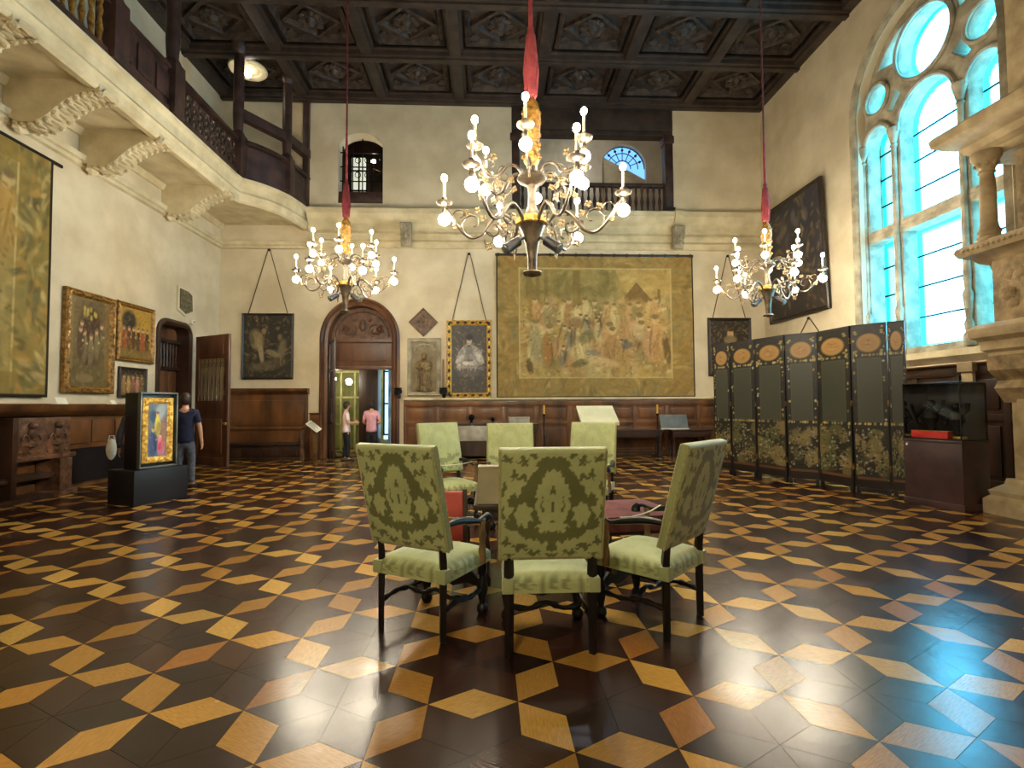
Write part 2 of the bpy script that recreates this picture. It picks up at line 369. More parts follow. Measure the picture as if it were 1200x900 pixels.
# ================================================================== ROOM
XL, XR, YB, YF, ZC = -8.05, 8.69, 15.6, -4.0, 10.9
EDGE = 1.55 / 3.314
def build_floor():
    S3 = math.sqrt(3) / 2
    def P(a, b): return Vector((EDGE * (a + b / 2 + 1.3187), EDGE * (b * S3 + 5.8487)))
    vs = []; fs = []; cols = []; uvs = []
    x0, x1, y0, y1 = XL - .35, XR + .3, YF, 19.6
    for b in range(-30, 60):
        for a in range(-70, 60):
            p = P(a, b)
            if p.x < x0 - 1 or p.x > x1 + 1 or p.y < y0 - 1 or p.y > y1 + 1: continue
            for da, db in ((1, 0), (0, 1), (-1, 1)):
                q = P(a + da, b + db); light = (a - b) % 3 != 0 and (a + da - b - db) % 3 != 0
                mid = (p + q) / 2; nn = Vector((-(q - p).y, (q - p).x)) * (1 / (2 * math.sqrt(3)))
                k = len(vs); g = .0013
                for w in (p, mid - nn, q, mid + nn):
                    w2 = mid + (w - mid) * (1 - g / .13)
                    vs.append((w2.x, w2.y, 0))
                fs.append((k, k + 1, k + 2, k + 3))
                r = random.random(); r2 = random.random()
                if light: base = [(.44, .235, .045), (.54, .325, .075), (.38, .19, .035), (.5, .28, .055)][int(r * 4)] if da else [(.36, .175, .03), (.4, .205, .04), (.42, .23, .05), (.33, .14, .028)][int(r * 4)]; f = .8 + .35 * r2
                else: base = [(.028, .0095, .0065), (.040, .015, .009), (.020, .0075, .006)][int(r * 3)]; f = .7 + .7 * r2
                cols.append([cc * f for cc in base])
                o1, o2 = random.random() * 9, random.random() * 9
                if random.random() < .5: uvs.append([(o1, o2), (o1 + 1, o2), (o1 + 1, o2 + 1), (o1, o2 + 1)])
                else: uvs.append([(o1, o2), (o1, o2 + 1), (o1 + 1, o2 + 1), (o1 + 1, o2)])
    me = bpy.data.meshes.new('floor')
    # dark filler bed just under the tiles shows as the seams
    n = len(vs); nt = len(fs)
    vs += [(x0, y0, -.003), (x1, y0, -.003), (x1, y1, -.003), (x0, y1, -.003)]; fs.append((n, n + 1, n + 2, n + 3))
    cols.append([.008, .005, .004]); uvs.append([(0, 0), (1, 0), (1, 1), (0, 1)])
    me.from_pydata(vs, [], fs)
    at = me.color_attributes.new('Col', 'FLOAT_COLOR', 'CORNER'); uvl = me.uv_layers.new(name='UVMap')
    at.data.foreach_set('color', np.array([[*cc, 1.] for cc in cols for _ in range(4)], np.float32).ravel())
    uvl.data.foreach_set('uv', np.array(uvs, np.float32).ravel())
    bm = bmesh.new(); bm.from_mesh(me)
    for co, no in (((x0, 0, 0), (-1, 0, 0)), ((x1, 0, 0), (1, 0, 0)), ((0, y0, 0), (0, -1, 0)), ((0, y1, 0), (0, 1, 0))):
        bmesh.ops.bisect_plane(bm, geom=bm.verts[:] + bm.edges[:] + bm.faces[:], plane_co=co, plane_no=no, clear_outer=True)
    bm.to_mesh(me); bm.free()
    for p in me.polygons:
        if p.normal.z < 0: p.flip()
    me.materials.append(M['parquet']); return struct(link('floor', me))
build_floor()

# ---- back wall with its openings (local x = X, y = Z, thickness towards +Y)
MTB = frame_mt((1, 0, 0), (0, 0, 1), (0, 1, 0), (0, YB, 0))
def arch_hole(x0, x1, z0, zs, rz=None, n=24):
    r = (x1 - x0) / 2; return [(x0, z0), (x1, z0)] + arc((x0 + x1) / 2, zs, r, rz or r, 0, PI, n)
DX0, DX1, DZS = -4.82, -2.92, 3.58
door_hole = arch_hole(DX0, DX1, -.02, DZS, 1.0)
gal_hole = arch_hole(-4.58, -3.22, 7.75, 9.45, .5)
alc_hole = [(.75, 7.5), (5.86, 7.5), (5.86, 10.98), (.75, 10.98)]
struct(plate('wall_back', [(XL - .3, -.05), (DX0, -.05), (DX0, -.04), (DX1, -.04), (DX1, -.05), (XR + .3, -.05), (XR + .3, 11), (XL - .3, 11)],
             [[(x, max(z, .0)) for x, z in door_hole], gal_hole, [(x, min(z, 10.9)) for x, z in alc_hole]], .45, MTB, 'plaster'))
# ---- left wall with the door opening (local x = Y, y = Z, thickness towards -X)
MTL = frame_mt((0, 1, 0), (0, 0, 1), (-1, 0, 0), (XL, 0, 0))
LD0, LD1 = 12.83, 14.08
ldoor = [(LD0, 0.), (LD1, 0.), (LD1, 3.35)] + arc(LD1 - .25, 3.35, .25, .3, 0, PI / 2, 6)[1:] + arc(LD0 + .25, 3.35, .25, .3, PI / 2, PI, 6)
struct(plate('wall_left', [(YF - .3, -.05), (YB + .4, -.05), (YB + .4, 11), (YF - .3, 11)], [ldoor], .4, MTL, 'plaster'))
# ---- right wall with the traceried window
MTR = frame_mt((0, 1, 0), (0, 0, 1), (1, 0, 0), (XR, 0, 0))
WC = 9.72
def warch(hw, z0, rz, n=32): return [(WC - hw, z0), (WC + hw, z0)] + arc(WC, 8.15, hw, rz, 0, PI, n)
struct(plate('wall_right', [(YF - .3, -.05), (YB + .4, -.05), (YB + .4, 11), (YF - .3, 11)], [warch(1.66, 2.55, 1.78)], .9, MTR, 'plaster'))
w = MB(); w.box(XL - .3, XR + .3, YF - .3, YF, -.05, 11); struct(w.build('wall_front', 'plaster'))

# ---- coffered ceiling
def ceiling():
    b = MB(); b.box(XL - .3, XR + .3, YF - .3, YB + .45, ZC + .32, ZC + .5)
    b.build('ceiling', 'ceilwood')['kind'] = 'structure'
    ys = [YB - .12 - 1.95 * k for k in range(11)]; xs = [XL + .12 + 2.36 * k for k in range(8)]
    b = MB()
    for y in ys:
        b.box(XL, XR, y - .17, y + .17, ZC - .02, ZC + .33, .03); b.box(XL, XR, y - .08, y + .08, ZC - .07, ZC, .02)
        b.box(XL, XR, y - .24, y + .24, ZC + .1, ZC + .18, .03)
    struct(b.build('ceiling_beams_across', 'ceilwood')); b = MB()
    for x in xs:
        b.box(x - .15, x + .15, YF, YB, ZC, ZC + .33, .03); b.box(x - .22, x + .22, YF, YB, ZC + .11, ZC + .19, .03)
    struct(b.build('ceiling_beams_along', 'ceilwood')); b = MB()
    for i in range(len(xs) - 1):
        for j in range(len(ys) - 1):
            cx = (xs[i] + xs[i + 1]) / 2; cy = (ys[j] + ys[j + 1]) / 2; hx, hy = .9, .72
            if cy < 5: continue
            b.sweep([(cx - hx, cy - hy), (cx - hx, cy + hy), (cx + hx, cy + hy), (cx + hx, cy - hy)], [(0, ZC + .33), (0, ZC + .2), (.09, ZC + .14), (.16, ZC + .33)], closed=True)
            dm = [(cx - hx * .82, cy), (cx, cy + hy * .82), (cx + hx * .82, cy), (cx, cy - hy * .82)]
            b.sweep(dm, [(0, ZC + .33), (0, ZC + .22), (.07, ZC + .2), (.12, ZC + .33)], closed=True)
            b.lathe([(.3, .33), (.3, .26), (.22, .2), (.14, .23), (.08, .13), (.0, .1)], (cx, cy, ZC), 12)
            for k in range(8):
                a = k * PI / 4; b.sphere((cx + .24 * math.cos(a), cy + .24 * math.sin(a), ZC + .24), .1, 1, (1, 1, .6))
            for sx in (-1, 1):
                for sy in (-1, 1): b.sphere((cx + sx * .66, cy + sy * .5, ZC + .3), .17, 1, (1, .8, .6))
    struct(b.build('ceiling_coffer_carving', 'ceilcarve'))
ceiling()

# ---- cornice on the back wall, with two carved corbels
CPROF = [(0, 6.36), (.06, 6.36), (.1, 6.42), (.1, 6.5), (.05, 6.52), (.05, 6.56), (.16, 6.58), (.16, 6.72), (.08, 6.75), (.08, 6.79), (.22, 6.82), (.22, 6.87), (.12, 6.9), (.12, 7.08), (.2, 7.14), (.27, 7.22), (.3, 7.3), (.34, 7.33), (.34, 7.48), (.3, 7.52), (0, 7.52)]
b = MB(); b.sweep([(-5.42, YB), (XR, YB)], CPROF); struct(b.build('trim_1', 'stone'))
b = MB(); b.sweep([(5.75, YB - .04), (6.0, YB - .04)], [(o + .05, z) for o, z in CPROF]); struct(b.build('trim_2', 'stone'))
def corbel(x, label):
    t = struct(link(label, None, None, (x, YB - .26, 6.32)))
    b = MB(); b.prism([(0, 0), (-.08, .05), (-.12, .2), (-.1, .32), (-.18, .42), (-.24, .58), (-.2, .7), (0, .74)], -.16, .16, 'x'); b.build('scroll', 'graystone', t)
    b = MB()
    for s in (-1, 1):
        for k in range(4): b.tube([(s * (.09 + .05 * math.cos(a)), -.15 - .035 * k, .14 + .15 * k + .06 * math.sin(a)) for a in np.linspace(0, 5.2, 10)], .025, 6)
    b.sphere((0, -.2, .32), .08, 2, (.8, 1, 1.2)); b.sphere((0, -.25, .56), .07, 2); b.build('carved_leaf', 'graystone', t)
corbel(-2.45, 'trim_7')
corbel(5.85, 'trim_8')

# ---- mouldings on the left wall under the gallery
b = MB(); b.sweep([(XL, YF), (XL, YB)], [(0, 6.3), (.07, 6.32), (.09, 6.38), (.14, 6.4), (.16, 6.5), (0, 6.55)]); struct(b.build('trim_3', 'stone'))
b = MB(); b.sweep([(XL, YB), (-5.5, YB)], [(0, 6.3), (.07, 6.32), (.09, 6.38), (.14, 6.4), (.16, 6.5), (0, 6.55)]); struct(b.build('trim_4', 'stone'))
b = MB(); b.sweep([(XL, YF), (XL, YB)], [(0, 6.9), (.05, 6.9), (.1, 6.98), (.12, 7.06), (0, 7.06)]); struct(b.build('trim_5', 'stone'))

# ================================================================== GALLERY
gal = thing('gallery', 'stone gallery on carved brackets with dark wooden railing along left wall', 'gallery', (XL, 10, 7.0))
GP = [(-6.44, YF), (-6.44, 4.), (-6.44, 8.), (-6.44, 11.), (-6.44, 13.1)] + [(x, y) for x, y in catmull([(-6.42, 13.4), (-6.0, 13.82), (-5.66, 14.4), (-5.5, 15.), (-5.41, 15.6)], 5)]
def G(mb): # shift into the gallery's own space
    mb.v = [(x - XL, y - 10, z - 7.) for x, y, z in mb.v]; return mb
b = MB(); b.prism([(XL, YF)] + [(x - .12, y) for x, y in GP] + [(XL, YB)], 7.04, 7.44, 'z'); G(b).build('slab', 'stone', gal)
FPROF = [(-.3, 6.98), (-.26, 6.9), (-.12, 6.88), (-.06, 6.93), (-.04, 7.06), (.0, 7.1), (-.02, 7.14), (-.05, 7.18), (-.03, 7.36), (.04, 7.42), (.05, 7.5), (0., 7.53), (-.3, 7.53)]
b = MB(); b.sweep(GP, FPROF); G(b).build('fascia', 'stone', gal)
def bracket(y, th=.42):
    b = MB()
    low = catmull([(XL + .02, 6.42), (XL + .3, 6.3), (XL + .62, 6.36), (XL + .92, 6.62), (XL + 1.2, 6.8), (XL + 1.48, 6.86), (XL + 1.56, 6.86)], 5)
    b.prism([(XL, 7.05)] + [(p[0], p[1]) for p in low] + [(XL + 1.56, 7.05)], y - th / 2, y + th / 2, 'y')
    o = G(b).build('bracket', 'stone', gal); d = MB()
    for k, p in enumerate(low[3:-2]):
        d.sphere((p[0], y + .05 * (-1)**k, p[1] - .0), .05, 2, (1.3, 2.4, .45))
        if k % 2 == 0:
            for s in (-1, 1): d.sphere((p[0], y + s * .16, p[1] - .02), .05, 1)
    d.sphere((XL + 1.6, y, 6.87), .08, 1, (.8, 2.4, 1)); d.sphere((XL + 1.55, y - .14, 6.84), .05, 1); d.sphere((XL + .12, y, 6.3), .1, 1, (.8, 1.6, 1.2))
    d.v = [(x - XL, yy - 10, z - 7.) for x, yy, z in d.v]; o2 = d.build('carved_leaf', 'stone', gal); o2.parent = o
for y in (5.6, 7.3, 8.87, 10.45, 13.0): bracket(y)
def gpost(x, y, r=.14, z0=7.53, z1=ZC + .3):
    b = MB(); b.box(x - r * 1.25, x + r * 1.25, y - r * 1.25, y + r * 1.25, z0, z0 + 1.1, .02)
    b.lathe([(r * 1.2, 0), (r * 1.1, .06), (r * .8, .12), (r * .95, .5), (r * .9, z1 - z0 - 1.1 - .45), (r * .8, z1 - z0 - 1.1 - .4), (r * 1.3, z1 - z0 - 1.1 - .3), (r * 1.5, z1 - z0 - 1.1)], (x, y, z0 + 1.1), 12)
    G(b).build('post', 'galwood', gal)
for x, y in ((-6.52, 5.6), (-6.52, 7.3), (-6.52, 8.95), (-6.52, 10.62), (-6.52, 13.4), (-5.74, 14.62)): gpost(x, y)
b = MB(); b.box(-5.6, -5.42, YB - .16, YB - .01, 7.53, ZC, .02); G(b).build('wall_post', 'galwood', gal)
RP = [(x - .09, y) for x, y in GP[1:]]
b = MB(); b.sweep(RP, [(-.1, 8.44), (-.1, 8.5), (-.06, 8.56), (.06, 8.56), (.1, 8.5), (.1, 8.44)]); G(b).build('handrail', 'galwood', gal)
b = MB(); b.sweep(RP, [(-.08, 7.53), (-.08, 7.66), (.08, 7.66), (.08, 7.53)]); G(b).build('bottom_rail', 'galwood', gal)
b = MB(); b.sweep([(-6.53, 8.95), (-6.53, 10.6)], [(-.03, 7.66), (-.03, 8.44), (.03, 8.44), (.03, 7.66)])
for k in range(3):
    yy = 9.2 + .53 * k
    for q0, q1, e in ((yy - .2, yy + .2, .0),): b.box(-6.5, -6.46, q0, q1, 7.8, 8.32, .015)
G(b).build('railing_panel', 'galwood', gal)
b = MB(); b.sweep(RP[4:], [(-.04, 7.66), (-.04, 8.4), (.03, 8.4), (.03, 7.66)]); G(b).build('curved_panel', 'galwood', gal)
for k in range(14):                                        # turned balusters near the front of the gallery
    y = 6.2 + .19 * k
    b = MB(); b.lathe([(.05, 0), (.05, .06), (.03, .1), (.055, .28), (.028, .46), (.05, .6), (.03, .7), (.05, .78)], (-6.53, y, 7.66), 10)
    G(b).build('baluster', 'oldgold', gal)
for k in range(10):                                        # pierced carved panels between the posts
    y = 10.95 + .245 * k; b = MB()
    ring = [(-6.53, y + .1 * math.cos(a), 8.2 + .16 * math.sin(a)) for a in np.linspace(0, 2 * PI, 15)]
    b.tube(ring, .028, 6); ring = [(-6.53, y + .1 * math.cos(a), 7.88 + .17 * math.sin(a)) for a in np.linspace(0, 2 * PI, 15)]
    b.tube(ring, .028, 6); b.sphere((-6.53, y, 8.04), .06, 1); b.sphere((-6.53, y + .12, 8.05), .045, 1); b.sphere((-6.53, y + .12, 7.75), .04, 1); b.sphere((-6.53, y + .12, 8.36), .04, 1)
    b.sphere((-6.53, y, 8.2), .05, 1); b.sphere((-6.53, y, 7.88), .05, 1)
    G(b).build('pierced_carving', 'galwood', gal)
b = MB(); b.sweep([(-6.52, 13.4), (-5.74, 14.62), (-5.5, 15.6)], [(-.1, 9.1), (-.1, 9.36), (.1, 9.36), (.1, 9.1)]); G(b).build('beam', 'galwood', gal)
# gallery ceiling lamp
t = thing('ceiling_lamp', 'round ceiling lamp with bare bulb glowing above the gallery corner', 'lamp', (-6.62, 14.1, ZC - .02))
b = MB(); b.lathe([(.5, .0), (.48, -.04), (.36, -.03), (.3, .0), (.1, -.03), (.02, -.04)], (0, 0, 0), 28); b.build('rose', 'stone', t)
b = MB(); b.lathe([(.03, -.1), (.045, -.06), (.04, 0)], (0, 0, 0), 12); b.build('socket', 'bronze', t)
b = MB(); b.sphere((0, 0, -.15), .085, 2); b.build('bulb', 'smallbulb', t)

# ---- small grilled window above the cornice, left of the main chandelier
t = struct(link('window_2', None))
b = MB()
z0 = 7.75
for k in range(5): b.box(-4.5 + .3 * k, -4.47 + .3 * k, YB + .18, YB + .21, 8.1, 9.85 - .12 * abs(k - 2))
for z in (8.5, 8.95, 9.4): b.box(-4.57, -3.23, YB + .18, YB + .21, z, z + .03)
for k in range(4):
    for z in (8.72, 9.18): b.tube([(-4.33 + .3 * k + .09 * math.cos(a), YB + .195, z + .09 * math.sin(a)) for a in np.linspace(0, 2 * PI, 11)], .014, 5)
b.build('grille', 'iron', t)
b = MB(); b.box(-4.57, -3.23, YB + .02, YB + .16, 7.75, 8.12, .02); b.box(-4.46, -3.34, YB, YB + .02, 7.83, 8.06, .01); b.build('parapet', 'galwood', t)
b = MB(); b.box(-5.4, -2.3, YB + 2.2, YB + 2.3, 7.4, 10.9); b.box(-5.5, -5.4, YB + .45, YB + 2.3, 7.4, 10.9); b.box(-2.3, -2.2, YB + .45, YB + 2.3, 7.4, 10.9); b.box(-5.5, -2.2, YB + .45, YB + 2.3, 10.8, 10.95); b.box(-5.5, -2.2, YB + .45, YB + 2.3, 7.3, 7.45); struct(b.build('wall_gallery_landing', 'darkwood'))
t2 = struct(link('window_3', None)); b = MB(); b.box(-4.75, -4.2, YB + 2.12, YB + 2.2, 8.35, 10.2)
o = b.build('pane', emit_mat('lit_pane', (.75, .8, .62), .8), t2); b = MB()
for k in range(3): b.box(-4.77 + .27 * k, -4.72 + .27 * k, YB + 2.08, YB + 2.14, 8.3, 10.25)
for z in (8.32, 9.0, 9.7, 10.2): b.box(-4.77, -4.18, YB + 2.08, YB + 2.14, z, z + .05)
b.build('bar', 'iron', t2)
t = thing('wall_lamp', 'small glowing lamp behind the grilled opening above the cornice', 'lamp', (-3.62, YB + .5, 9.3))
b = MB(); b.sphere((0, 0, 0), .07, 2); b.build('bulb', 'smallbulb', t)
b = MB(); b.lathe([(.02, -.3), (.05, -.26), (.025, -.2), (.04, -.07), (.05, -.06)], (0, 0, 0), 10); b.tube([(0, 0, -.24), (.2, .05, -.3), (.4, .1, -.3)], .012, 6); b.build('arm', 'bronze', t)

# ---- loggia behind the upper opening on the back wall
def loggia():
    Y1 = YB + 3.1
    MTI = frame_mt((1, 0, 0), (0, 0, 1), (0, 1, 0), (0, Y1, 0))
    h1 = arch_hole(4.3, 5.98, 8.9, 10.5, .86)
    struct(plate('wall_loggia', [(-.6, 7.2), (7.2, 7.2), (7.2, 13.2), (-.6, 13.2)], [h1], .25, MTI, 'plaster'))
    b = MB(); b.prism(arch_hole(1.75, 3.5, 7.5, 10.5, .95), Y1 - .03, Y1 + .02, 'y'); struct(b.build('trim_loggia_niche', 'stone'))
    b = MB(); b.box(-.6, 7.2, YB + .45, Y1 + .2, 7.2, 7.5); struct(b.build('floor_loggia', 'darkwood'))
    b = MB(); b.box(-.7, -.6, YB + .45, Y1 + .2, 7.2, 13.3); struct(b.build('wall_loggia_left', 'plaster'))
    b = MB(); b.box(7.2, 7.3, YB + .45, Y1 + .2, 7.2, 13.3); struct(b.build('wall_loggia_right', 'plaster'))
    b = MB(); b.box(.75, 5.86, YB - .02, YB + .4, 10.2, 10.9, .03); b.box(.75, 5.86, YB + .02, YB + .36, 10.05, 10.2, .02); struct(b.build('beam_loggia', 'ceilwood'))
    for n, x in (('column_loggia_left', .86), ('column_loggia_right', 5.72)):
        b = MB(); b.box(x - .12, x + .14, YB + .0, YB + .3, 7.5, 10.1, .03); b.box(x - .16, x + .18, YB - .03, YB + .34, 7.5, 7.75, .02); b.box(x - .16, x + .18, YB - .03, YB + .34, 9.8, 10.05, .03); struct(b.build(n, 'galwood'))
    t = thing('balustrade', 'dark wooden balustrade across the loggia opening above the cornice', 'balustrade', (3.3, YB + .2, 7.5))
    b = MB(); b.box(-2.32, 2.3, -.08, .08, .95, 1.06, .02); b.build('handrail', 'galwood', t)
    b = MB(); b.box(-2.32, 2.3, -.07, .07, .0, .12, .01); b.build('bottom_rail', 'galwood', t)
    for k in range(24):
        b = MB(); b.lathe([(.045, .12), (.045, .2), (.025, .26), (.06, .48), (.028, .7), (.045, .84), (.045, .95)], (-2.2 + .19 * k, 0, 0), 8); b.build('baluster', 'galwood', t)
    # fan window: painted panes with dark iron tracery
    t = struct(link('window_4', None))
    b = MB(); b.prism(arch_hole(4.3, 5.98, 8.9, 10.5, .86), Y1 + .2, Y1 + .22, 'y'); b.build('pane', emit_mat('lit_blue_pane', (.16, .42, .82), 1.5), t)
    b = MB()
    for r in (.32, .6, .84): b.tube([(5.115 + r * math.cos(a), Y1 + .16, 10.5 + r * 1.0 * math.sin(a)) for a in np.linspace(0, PI, 19)], .018, 5)
    for k in range(1, 8):
        a = k * PI / 8; b.tube([(5.115 + .3 * math.cos(a), Y1 + .16, 10.5 + .3 * math.sin(a)), (5.115 + .84 * math.cos(a), Y1 + .16, 10.5 + .85 * math.sin(a))], .016, 5)
        b.sphere((5.115 + .72 * math.cos(a), Y1 + .16, 10.5 + .72 * math.sin(a)), .06, 1, (1, .3, 1))
    b.build('tracery', 'iron', t)
    b = MB(); b.prism([(4.3, 10.95), (6.0, 10.05), (6.0, 9.85), (4.3, 10.7)], Y1 + .1, Y1 + .18, 'y'); b.prism([(4.3, 10.7), (6.0, 9.85), (6.0, 8.9), (4.3, 8.9)], Y1 + .12, Y1 + .19, 'y'); b.build('stair_flank', 'stone', t)
    b = MB(); b.box(-.6, 7.2, YB + .3, YB + .45, 11.0, 13.3); struct(b.build('wall_loggia_front', 'plaster'))
    b = MB(); b.box(-.6, 7.2, YB + .45, Y1 + .2, 13.2, 13.3); struct(b.build('ceiling_loggia', 'ceilwood'))
loggia()

# ================================================================== DOORS
def pframe(mb, outer_path, prof, closed=False, mt=None): mb.sweep(outer_path, prof, mt, True, closed)
# arched door in the back wall
d = struct(link('door_1', None))
def arch_path(x0, x1, z0, zs, rz, n=24): return [(x1, z0)] + arc((x0 + x1) / 2, zs, (x1 - x0) / 2, rz, 0, PI, n) + [(x0, z0)]
MTXZ = frame_mt((1, 0, 0), (0, 0, 1), (0, -1, 0), (0, YB, 0))     # local x,y,z -> X, Z, -Y
b = MB(); b.sweep(arch_path(DX0 - .02, DX1 + .02, 0, DZS, 1.02), [(-.02, -.3), (-.02, .06), (.06, .1), (.1, .06), (.16, .12), (.22, .07), (.22, -.02)], MTXZ); b.build('surround', 'doorwood', d)
b = MB(); tymp = arch_hole(DX0, DX1, DZS - .05, DZS + .06, .94)
b.prism([(x, z) for x, z in tymp], YB + .3, YB + .36, 'y')
cx = (DX0 + DX1) / 2
b.tube([(cx + .8 * math.cos(a), YB + .29, DZS + .1 + .78 * math.sin(a)) for a in np.linspace(0, PI, 25)], .03, 6)
for s in (-1, 1):
    for k in range(9):
        aa = [(cx + s * (.3 + .035 * k * math.cos(t_) + .02 * k), YB + .28, DZS + .3 + .03 * k * math.sin(t_)) for t_ in np.linspace(k, k + 2.4, 6)]
        b.tube(aa, .022, 5)
    b.sphere((cx + s * .5, YB + .28, DZS + .34), .09, 1); b.sphere((cx + s * .22, YB + .28, DZS + .62), .06, 1)
b.sphere((cx, YB + .27, DZS + .45), .13, 2, (.8, .5, 1.5)); b.build('tympanum', 'carvewood', d)
b = MB(); b.box(DX0, DX1, YB + .16, YB + .44, 2.75, DZS - .02, .02)
b.box(DX0 + .2, DX1 - .2, YB + .13, YB + .16, 2.9, 3.4, .02); b.box(DX0 - .0, DX1 + .0, YB + .1, YB + .44, DZS - .1, DZS + .02, .02); b.box(DX0, DX1, YB + .12, YB + .44, 2.66, 2.76, .02)
b.build('lintel', 'doorwood', d)
# open glazed leaf on the left
lf = thing('door_leaf', 'open dark framed glass door leaf at left of the arched doorway', 'door', (DX0 + .06, YB - .05, 0.02), R(-62))
b = MB()
for x0, x1, z0, z1 in ((0, .07, 0, 3.5), (.68, .75, 0, 3.5), (.07, .68, 0, .25), (.07, .68, 3.4, 3.5), (.07, .68, 1.0, 1.05), (.07, .68, 1.75, 1.8), (.07, .68, 2.55, 2.6)): b.box(x0, x1, -.025, .025, z0, z1, .006)
b.build('frame', 'darkwood', lf)
b = MB(); b.box(.07, .68, -.004, .004, .25, 3.4); b.build('pane', 'doorglass', lf)
b = MB(); b.tube([(.71, -.03, 1.1), (.71, -.08, 1.12), (.71, -.08, 1.28), (.71, -.03, 1.3)], .01, 6); b.build('handle', 'metaledge', lf)
# passage behind
b = MB(); b.box(-6.6, -6.5, YB + .45, 19.4, 0, 4.8); struct(b.build('wall_passage_left', 'passage'))
b = MB(); b.box(-1.6, -1.5, YB + .45, 19.4, 0, 4.8); struct(b.build('wall_passage_right', 'plaster'))
b = MB(); b.box(-6.6, -1.5, 19.4, 19.5, 0, 4.8); struct(b.build('wall_passage_end', 'passage'))
b = MB(); b.box(-6.6, -1.5, YB + .45, 19.5, 4.8, 4.9); struct(b.build('ceiling_passage', 'plaster'))
dd = thing('partition_door', 'green glazed double door standing behind the two visitors in the passage', 'door', (-4.75, 17.6, 0))
b = MB()
for k in range(4): b.box(-.75 + .47 * k, -.68 + .47 * k, -.03, .03, 0, 2.75, .01)
for z in (0, .9, 1.8, 2.68): b.box(-.75, .73, -.03, .03, z, z + .07, .01)
b.build('frame', 'passage', dd); b = MB(); b.box(-.7, .7, -.006, .006, .05, 2.7); b.build('pane', 'doorglass', dd)
b = MB(); b.box(-4.35, -3.72, 17.4, 17.9, 0, 4.8, .02); struct(b.build('pillar_passage', 'darkwood'))
t = struct(link('window_5', None)); b = MB(); b.box(-3.9, -2.3, 19.3, 19.36, .3, 3.9); b.build('pane', emit_mat('daylit_pane', (.42, .72, .95), 1.6), t)
b = MB()
for x in (-3.92, -3.1, -2.34): b.box(x, x + .06, 19.22, 19.3, .45, 3.95)
for z in (.45, 1.6, 2.8, 3.9): b.box(-3.92, -2.28, 19.22, 19.3, z, z + .06)
b.build('bar', 'darkwood', t)
t = thing('curtain', 'blue and white curtain hanging at right of the passage', 'curtain', (-2.98, 17.2, 0))
b = MB(); pts = [(-.35 + .7 * k / 40, .05 * math.sin(k * 1.1)) for k in range(41)]
b.sweep(pts, [(-.004, .05), (-.004, 3.3), (.004, 3.3), (.004, .05)]); b.build('cloth', noise_mat('blue_curtain', c(90, 140, 190), c(190, 215, 230), 2, .8), t)
b = MB(); b.tube([(-.5, 0, 3.33), (.5, 0, 3.33)], .02, 8); b.build('rod', 'iron', t)
t = thing('door_glint_globe', 'glowing globe on an added stand, imitating a glint in the glass door leaf', 'lamp', (-5.0, 16.6, 0))  # globe and stand are added to imitate a bright reflection in the leaf glass
b = MB(); b.sphere((0, 0, 2.42), .12, 3); b.build('globe', emit_mat('door_glint_glow', (1, .9, .72), 110.), t)
b = MB(); b.lathe([(.14, 0), (.14, .03), (.02, .06), (.018, 2.25), (.05, 2.3)], (0, 0, 0), 12); b.build('stand', 'iron', t)

# left door: surround, open carved leaf, dark vestibule
d = struct(link('door_2', None))
MTYZ = frame_mt((0, 1, 0), (0, 0, 1), (1, 0, 0), (XL, 0, 0))
pth = [(LD1 + .01, 0), (LD1 + .01, 3.4)] + arc(LD1 - .24, 3.4, .25, .27, 0, PI / 2, 6)[1:] + arc(LD0 + .24, 3.4, .25, .27, PI / 2, PI, 6) + [(LD0 - .01, 0)]
b = MB(); b.sweep(pth, [(-.04, -.38), (-.04, .03), (.03, .07), (.1, .05), (.1, -.01)], MTYZ); b.build('surround', 'darkwood', d)
b = MB(); b.box(XL - .36, XL - .3, LD0, LD1, 0, 3.66)
for y in (LD0 + .1, LD0 + .48, LD0 + .86):
    b.box(XL - .3, XL - .27, y, y + .3, .3, 1.4, .01); b.box(XL - .3, XL - .27, y, y + .3, 1.6, 2.5, .01)
b.build('inner_panel', 'doorwood', d)
b = MB()
for k in range(9): b.lathe([(.025, 2.6), (.012, 2.7), (.03, 2.9), (.012, 3.1), (.02, 3.2)], (XL - .26, LD0 + .12 + .125 * k, 0), 6)
b.box(XL - .3, XL - .2, LD0, LD1, 3.2, 3.3, .01); b.box(XL - .3, XL - .2, LD0, LD1, 2.5, 2.6, .01); b.build('spindle_screen', 'darkwood', d)
